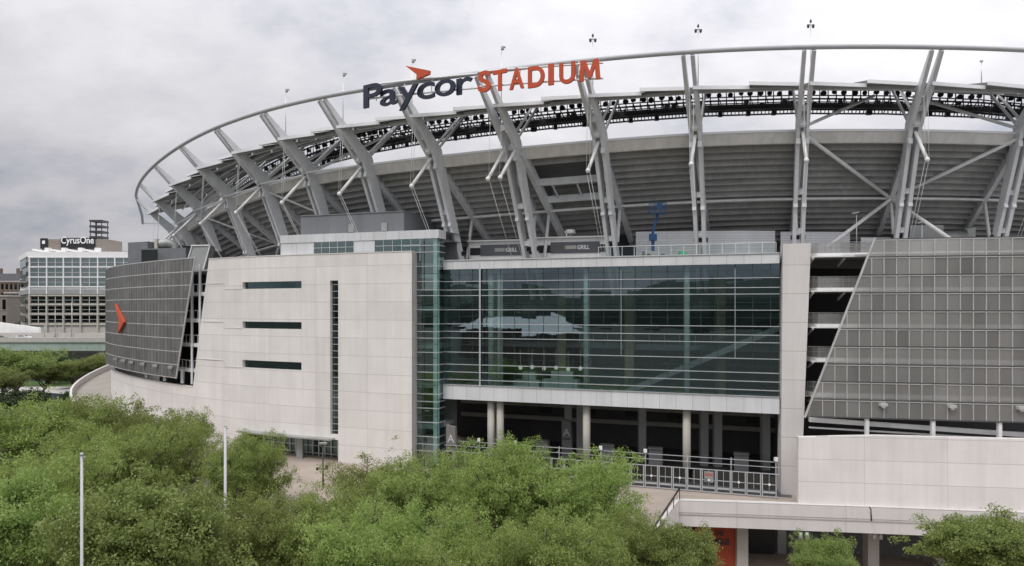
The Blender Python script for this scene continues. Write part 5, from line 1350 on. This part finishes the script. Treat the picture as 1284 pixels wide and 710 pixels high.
# ================================================================== TREES
def tree_meshes(seed, H, RAD, style, mat, nleaf, lsize, base=.2):
    """trunk + limbs mesh and crown mesh of leaf faces; root at the origin"""
    rs = random.Random(seed); rg = np.random.default_rng(seed)
    tm = MB(); tips = []
    def grow(p, d, L, r, depth):
        q = p; k = 3; pts = [p]
        for i in range(k):
            d = (d + Vector((rs.uniform(-.16, .16), rs.uniform(-.16, .16), rs.uniform(-.05, .10)))).normalized()
            q = q + d*(L/k); pts.append(q)
        for i in range(k): tm.tube(pts[i], pts[i+1], r*(1-.22*i), r*(1-.22*(i+1)), n=7 if depth < 2 else 4, cap=False)
        if depth >= 2:
            for f in (.45, .75, 1.0): tips.append((pts[0].lerp(pts[-1], f), d))
        if depth == 3: return
        n = (6, 4, 4)[depth] if style == 'locust' else (7, 5, 4)[depth]
        for i in range(n):
            a = 2*math.pi*(i+rs.random()*.8)/n
            side = Vector((math.cos(a), math.sin(a), 0))
            up = (1.0, .62, .5)[depth] if style == 'locust' else (.75, .55, .45)[depth]
            nd = (side*(1-up*.4) + Vector((0, 0, up)) + d*.35).normalized()
            f = rs.uniform(.5, 1.0)
            grow(pts[0].lerp(pts[-1], f) if depth else pts[0].lerp(pts[-1], rs.uniform(.6, 1)), nd, L*rs.uniform(.55, .8), r*.5, depth+1)
        grow(pts[-1], d, L*.62, r*.55, depth+1)
    grow(Vector((0, 0, 0)), Vector((rs.uniform(-.06, .06), rs.uniform(-.06, .06), 1)), H*.34, H*.021, 0)
    T_ = np.array([t[0][:] for t in tips])
    # fit the limbs into the wanted height and spread
    zmax = T_[:, 2].max(); rr = np.percentile(np.hypot(T_[:, 0], T_[:, 1]), 94)
    sz, sr = (H*.96)/zmax, RAD*.93/rr
    tm.v = [(v[0]*sr if v[2] > H*.12 else v[0], v[1]*sr if v[2] > H*.12 else v[1], v[2]*sz) for v in tm.v]
    T_ = T_*np.array([sr, sr, sz])
    T_ = T_[T_[:, 2] > H*base]
    nt_ = len(T_)
    # every tip carries a few leaf clumps of uneven size, flattened and cupped downwards
    sc = RAD/5.0; out = T_*np.array([1, 1, .35]); out[:, 2] += .06*H; out /= np.linalg.norm(out, axis=1)[:, None]+1e-6
    keep = rg.random(len(T_)) < (.64 if style == 'locust' else .62); T_ = T_[keep]; out = out[keep]
    ns = 4 if style == 'locust' else 2
    tip = np.repeat(T_, ns, axis=0); m = len(tip); o_ = np.repeat(out, ns, axis=0)
    tip = tip + rg.normal(0, 1, (m, 3))*np.array([.42, .42, .26])*sc + o_*(rg.uniform(-.1, .7, m)*sc)[:, None]
    size = rg.uniform(.55, 1.25, m)*(.50 if style == 'locust' else .60)*sc
    w_ = size**2; cnt = np.maximum(6, (nleaf*w_/w_.sum()).astype(int)); n = int(cnt.sum())
    idx = np.repeat(np.arange(m), cnt)
    off = rg.normal(0, 1, (n, 3)); off /= np.linalg.norm(off, axis=1)[:, None]; off *= (rg.random(n)**.4)[:, None]
    stray = rg.random(n) < .16; off[stray] *= rg.uniform(1.1, 1.9, stray.sum())[:, None]
    off *= np.array([1, 1, .58]); off[:, 2] -= .28*(off[:, 0]**2+off[:, 1]**2)
    P = tip[idx] + off*size[idx][:, None]
    nr = rg.normal(0, 1, (n, 3))*.75+np.array([0, 0, .8]); nr /= np.linalg.norm(nr, axis=1)[:, None]
    a = np.cross(nr, rg.normal(0, 1, (n, 3))); a /= np.linalg.norm(a, axis=1)[:, None]; b = np.cross(nr, a)
    s = lsize*rg.uniform(.6, 1.3, n)[:, None]; asp = .42 if style == 'locust' else .62
    V = np.stack([P-a*s, P-b*s*asp+a*s*.1, P+a*s, P+b*s*asp+a*s*.1], 1).reshape(-1, 3)
    me = bpy.data.meshes.new('crown'); me.vertices.add(4*n); me.loops.add(4*n); me.polygons.add(n)
    me.vertices.foreach_set('co', V.astype(np.float32).ravel()); me.loops.foreach_set('vertex_index', np.arange(4*n, dtype=np.int32))
    me.polygons.foreach_set('loop_start', np.arange(0, 4*n, 4, dtype=np.int32)); me.update(); me.validate()
    me.materials.append(mat)
    return tm.mesh('trunk', M['bark']), me
PROTO = {
 'locust_a': tree_meshes(11, 14, 6.5, 'locust', M['leaf_locust'], 95000, .10),
 'locust_b': tree_meshes(23, 14, 6.0, 'locust', M['leaf_locust'], 85000, .10),
 'locust_c': tree_meshes(37, 14, 6.2, 'locust', M['leaf_locust'], 85000, .10),
 'maple_a': tree_meshes(5, 13, 5.5, 'maple', M['leaf_maple'], 115000, .085),
 'maple_b': tree_meshes(8, 13, 5.2, 'maple', M['leaf_maple'], 115000, .085),
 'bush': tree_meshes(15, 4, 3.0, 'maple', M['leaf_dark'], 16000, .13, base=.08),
 'far': tree_meshes(31, 11, 5.6, 'locust', M['leaf_far'], 30000, .16, base=.05),
}
def tree(kind, px, ytop, Y, ground, rad, lab, group, rz=0, cat='tree', name=None):
    tm, cm = PROTO[kind]; H0, R0 = {'l': (14, 6.2), 'm': (13, 5.4), 'b': (4, 3), 'f': (11, 5.6)}[kind[0]]
    t = at(px, ytop, Y); h = t.z-ground
    rt = empty(name or {'l': 'locust_tree', 'm': 'maple_tree', 'b': 'bush', 'f': 'locust_tree'}[kind[0]], (t.x, Y, ground), lab, cat, group, rz)
    sc = (rad/R0, rad/R0, h/H0/.97)
    for n_, me in (('trunk', tm), ('crown', cm)):
        o = link_mesh(n_, me, rt); o.scale = sc
    return rt
G1 = 'trees in front of the stadium'
TREES = [
 ('locust_a', 14, 503, 66, -6.9, 7.0, 'pale feathery tree at the left edge, its top level with the ramp end', 0.3),
 ('locust_b', 92, 506, 68, -6.9, 6.8, 'broad feathery tree whose top hides the foot of the curved ramp', 1.9),
 ('locust_c', 148, 527, 60, -6.9, 5.4, 'feathery tree behind the first white pole, below the small dark window', 2.6),
 ('locust_a', 222, 517, 70, -6.9, 4.9, 'upright leafy tree with ragged top in front of the curved white base wall', 4.0),
 ('locust_b', 316, 549, 60, -6.9, 3.7, 'tree with visible dark limbs just right of the second white pole', 3.1),
 ('maple_b', 218, 610, 37, -6.9, 5.0, 'dense darker tree with big leaf clumps between the two white poles, nearest the viewer', .6),
 ('maple_a', 4, 600, 38, -6.9, 4.3, 'dark tree filling the lower left corner', 2.2),
 ('locust_c', 62, 560, 50, -6.9, 5.0, 'shaded feathery tree just behind the first white pole', 5.2),
 ('locust_a', 390, 622, 47, -6.9, 4.6, 'low feathery tree below the plaza lamp post', 1.1),
 ('locust_b', 318, 632, 45, -6.9, 4.2, 'low tree under the second white pole, right of the darker clumped tree', 2.4),
 ('locust_c', 478, 580, 57, -6.9, 4.6, 'loose feathery tree in front of the right end of the white wall', .2),
 ('locust_a', 560, 573, 55, -6.9, 4.8, 'feathery tree in front of the glass tower foot and pylon', 3.7),
 ('locust_b', 640, 557, 54, -6.9, 4.7, 'tallest feathery tree in front of the gate fence and paired columns', 5.0),
 ('locust_c', 728, 568, 53, -6.9, 4.4, 'feathery tree in front of the middle entrance column', 4.4),
 ('locust_b', 790, 648, 46, -6.9, 2.8, 'small feathery tree beside the stair rail of the plaza', 2.0),
 ('locust_a', 500, 640, 42, -6.9, 4.4, 'low bright feathery tree at the bottom edge left of centre', 2.9),
 ('locust_b', 690, 650, 40, -6.9, 4.0, 'yellowish low tree at the bottom edge below the gate fence', 1.5),
 ('locust_c', 590, 655, 40, -6.9, 3.9, 'low tree at the bottom edge below the paired columns', 3.5),
 ('maple_b', 846, 652, 47, -6.9, 3.0, 'rich green dense tree in front of the orange banner', 2.2),
 ('maple_a', 1036, 678, 46, -6.9, 2.2, 'small leafy tree top at the bottom edge below the white pier', .9),
 ('maple_b', 1200, 643, 50, -6.9, 4.7, 'wide dark green tree at the lower right below the slanted screen', 3.3),
]
for k, px, yt, Y, g, rad, lab, rz in TREES: tree(k, px, yt, Y, g, rad, lab, G1, rz)
G2 = 'trees by the far road'
for k, px, yt, Y, rad, lab, rz in [
 ('far', 28, 437, 172, 8.0, 'bright tree beyond the road at the left edge, under the bridge girder', 0),
 ('far', -6, 446, 178, 6.5, 'tree cut by the left photo edge, below the bridge', 2),
 ('far', 118, 443, 190, 6.2, 'round tree beyond the ramp, touching the curved screen', 4),
 ('far', 52, 456, 186, 5.5, 'bright round tree right of the leftmost far tree, before the bridge', 3),
 ('far', 2, 462, 160, 5.0, 'low bright tree in front of the leftmost far trees', 5),
 ('far', 100, 452, 205, 5.0, 'smaller tree half hidden left of the round tree by the ramp', 1)]:
    tree(k, px, yt, Y, -7, rad, lab, G2, rz)
G3 = 'dark shrubs by the far road'
for px, yt, Y, rad, lab, rz in [
 (68, 447, 222, 6.5, 'dark wide shrub in the shade in front of the bridge', 0),
 (90, 468, 212, 4.0, 'dark shrub on the lawn left of the ramp end', 2),
 (30, 491, 150, 5.4, 'clipped dark shrub at the foot of the bright far tree', 1),
 (88, 492, 170, 2.2, 'small dark shrub beside the blue grey fence', 3)]:
    tree('bush', px, yt, Y, -7, rad, lab, G3, rz, 'shrub')
tree('bush', 20, 405, 395, -7, 7, 'green climbing tree against the old buildings at the left edge', None, 1, 'tree', 'broadleaf_tree')

# ================================================================== SKY, SUN, CAMERA
w = bpy.data.worlds.new('World'); scene.world = w; w.use_nodes = True
n, l = w.node_tree.nodes, w.node_tree.links
bg = n['Background']; bg.inputs['Strength'].default_value = .1
sky = n.new('ShaderNodeTexSky'); sky.sky_type = 'NISHITA'; sky.sun_disc = False
SUN_EL, SUN_AZ = R(52), R(215)       # azimuth: where the sun stands, clockwise from +Y
sky.sun_elevation = SUN_EL; sky.sun_rotation = SUN_AZ; sky.altitude = 200; sky.air_density = 1.0; sky.dust_density = 2.0
tc = n.new('ShaderNodeTexCoord'); sx = n.new('ShaderNodeSeparateXYZ'); l.new(tc.outputs['Generated'], sx.inputs[0])
zc = math_(n, l, 'MAXIMUM', sx.outputs[2], 0.0)
den = math_(n, l, 'ADD', zc, .42)
cb = n.new('ShaderNodeCombineXYZ'); l.new(math_(n, l, 'DIVIDE', sx.outputs[0], den), cb.inputs[0]); l.new(math_(n, l, 'DIVIDE', sx.outputs[1], den), cb.inputs[1])
f1 = noise_(n, l, scaled_(n, l, cb.outputs[0], (1, 1.15, 1)), 2.3, 9, .58)
f2 = noise_(n, l, scaled_(n, l, cb.outputs[0], (1, 1.3, 1)), .8, 3, .5)
f = math_(n, l, 'ADD', math_(n, l, 'MULTIPLY', f1, .55), math_(n, l, 'MULTIPLY', f2, .45))
cr = n.new('ShaderNodeValToRGB'); l.new(f, cr.inputs[0])
e = cr.color_ramp.elements; e[0].position = .41; e[0].color = (.43, .45, .51, 1); e[1].position = .585; e[1].color = (.74, .73, .75, 1)
k_ = cr.color_ramp.elements.new(.48); k_.color = (.60, .592, .625, 1)
# overcast sky: brighter towards the zenith
lift = math_(n, l, 'MULTIPLY_ADD', math_(n, l, 'POWER', zc, 1.6), 2.9, .95)
# slightly brighter to the right, where the cloud is thin
lift = math_(n, l, 'MULTIPLY', lift, rng_(n, l, sx.outputs[0], -.6, .5, .84, 1.08))
cl = mix_(n, l, 1.0, cr.outputs[0], lift, 'MULTIPLY')
sc10 = n.new('ShaderNodeVectorMath'); sc10.operation = 'SCALE'; sc10.inputs['Scale'].default_value = 10.0; l.new(cl, sc10.inputs[0])
mx = mix_(n, l, .96, sky.outputs[0], sc10.outputs[0]); l.new(mx, bg.inputs[0])
sl = bpy.data.lights.new('sun', 'SUN'); sl.energy = 1.3; sl.angle = R(14); sl.color = (1, .965, .92)
so = bpy.data.objects.new('sun', sl); COL.objects.link(so)
sd = Vector((math.sin(SUN_AZ)*math.cos(SUN_EL), math.cos(SUN_AZ)*math.cos(SUN_EL), math.sin(SUN_EL)))
so.rotation_euler = (-sd).to_track_quat('-Z', 'Y').to_euler(); so.location = (0, -50, 120)

cam = bpy.data.cameras.new('camera'); co = bpy.data.objects.new('camera', cam); COL.objects.link(co)
co.location = (0, 0, CAM_Z); co.rotation_euler = (R(90), 0, 0)
cam.sensor_width = 36; cam.lens = 36*FPX/1284; cam.shift_y = 30/1284; cam.clip_start = .5; cam.clip_end = 9000
scene.camera = co
scene.view_settings.view_transform = 'Standard'; scene.view_settings.look = 'None'; scene.view_settings.exposure = 0; scene.view_settings.gamma = 1
scene.cycles.max_bounces = 8; scene.cycles.transparent_max_bounces = 24; scene.cycles.use_denoising = True
scene.render.engine = 'CYCLES'
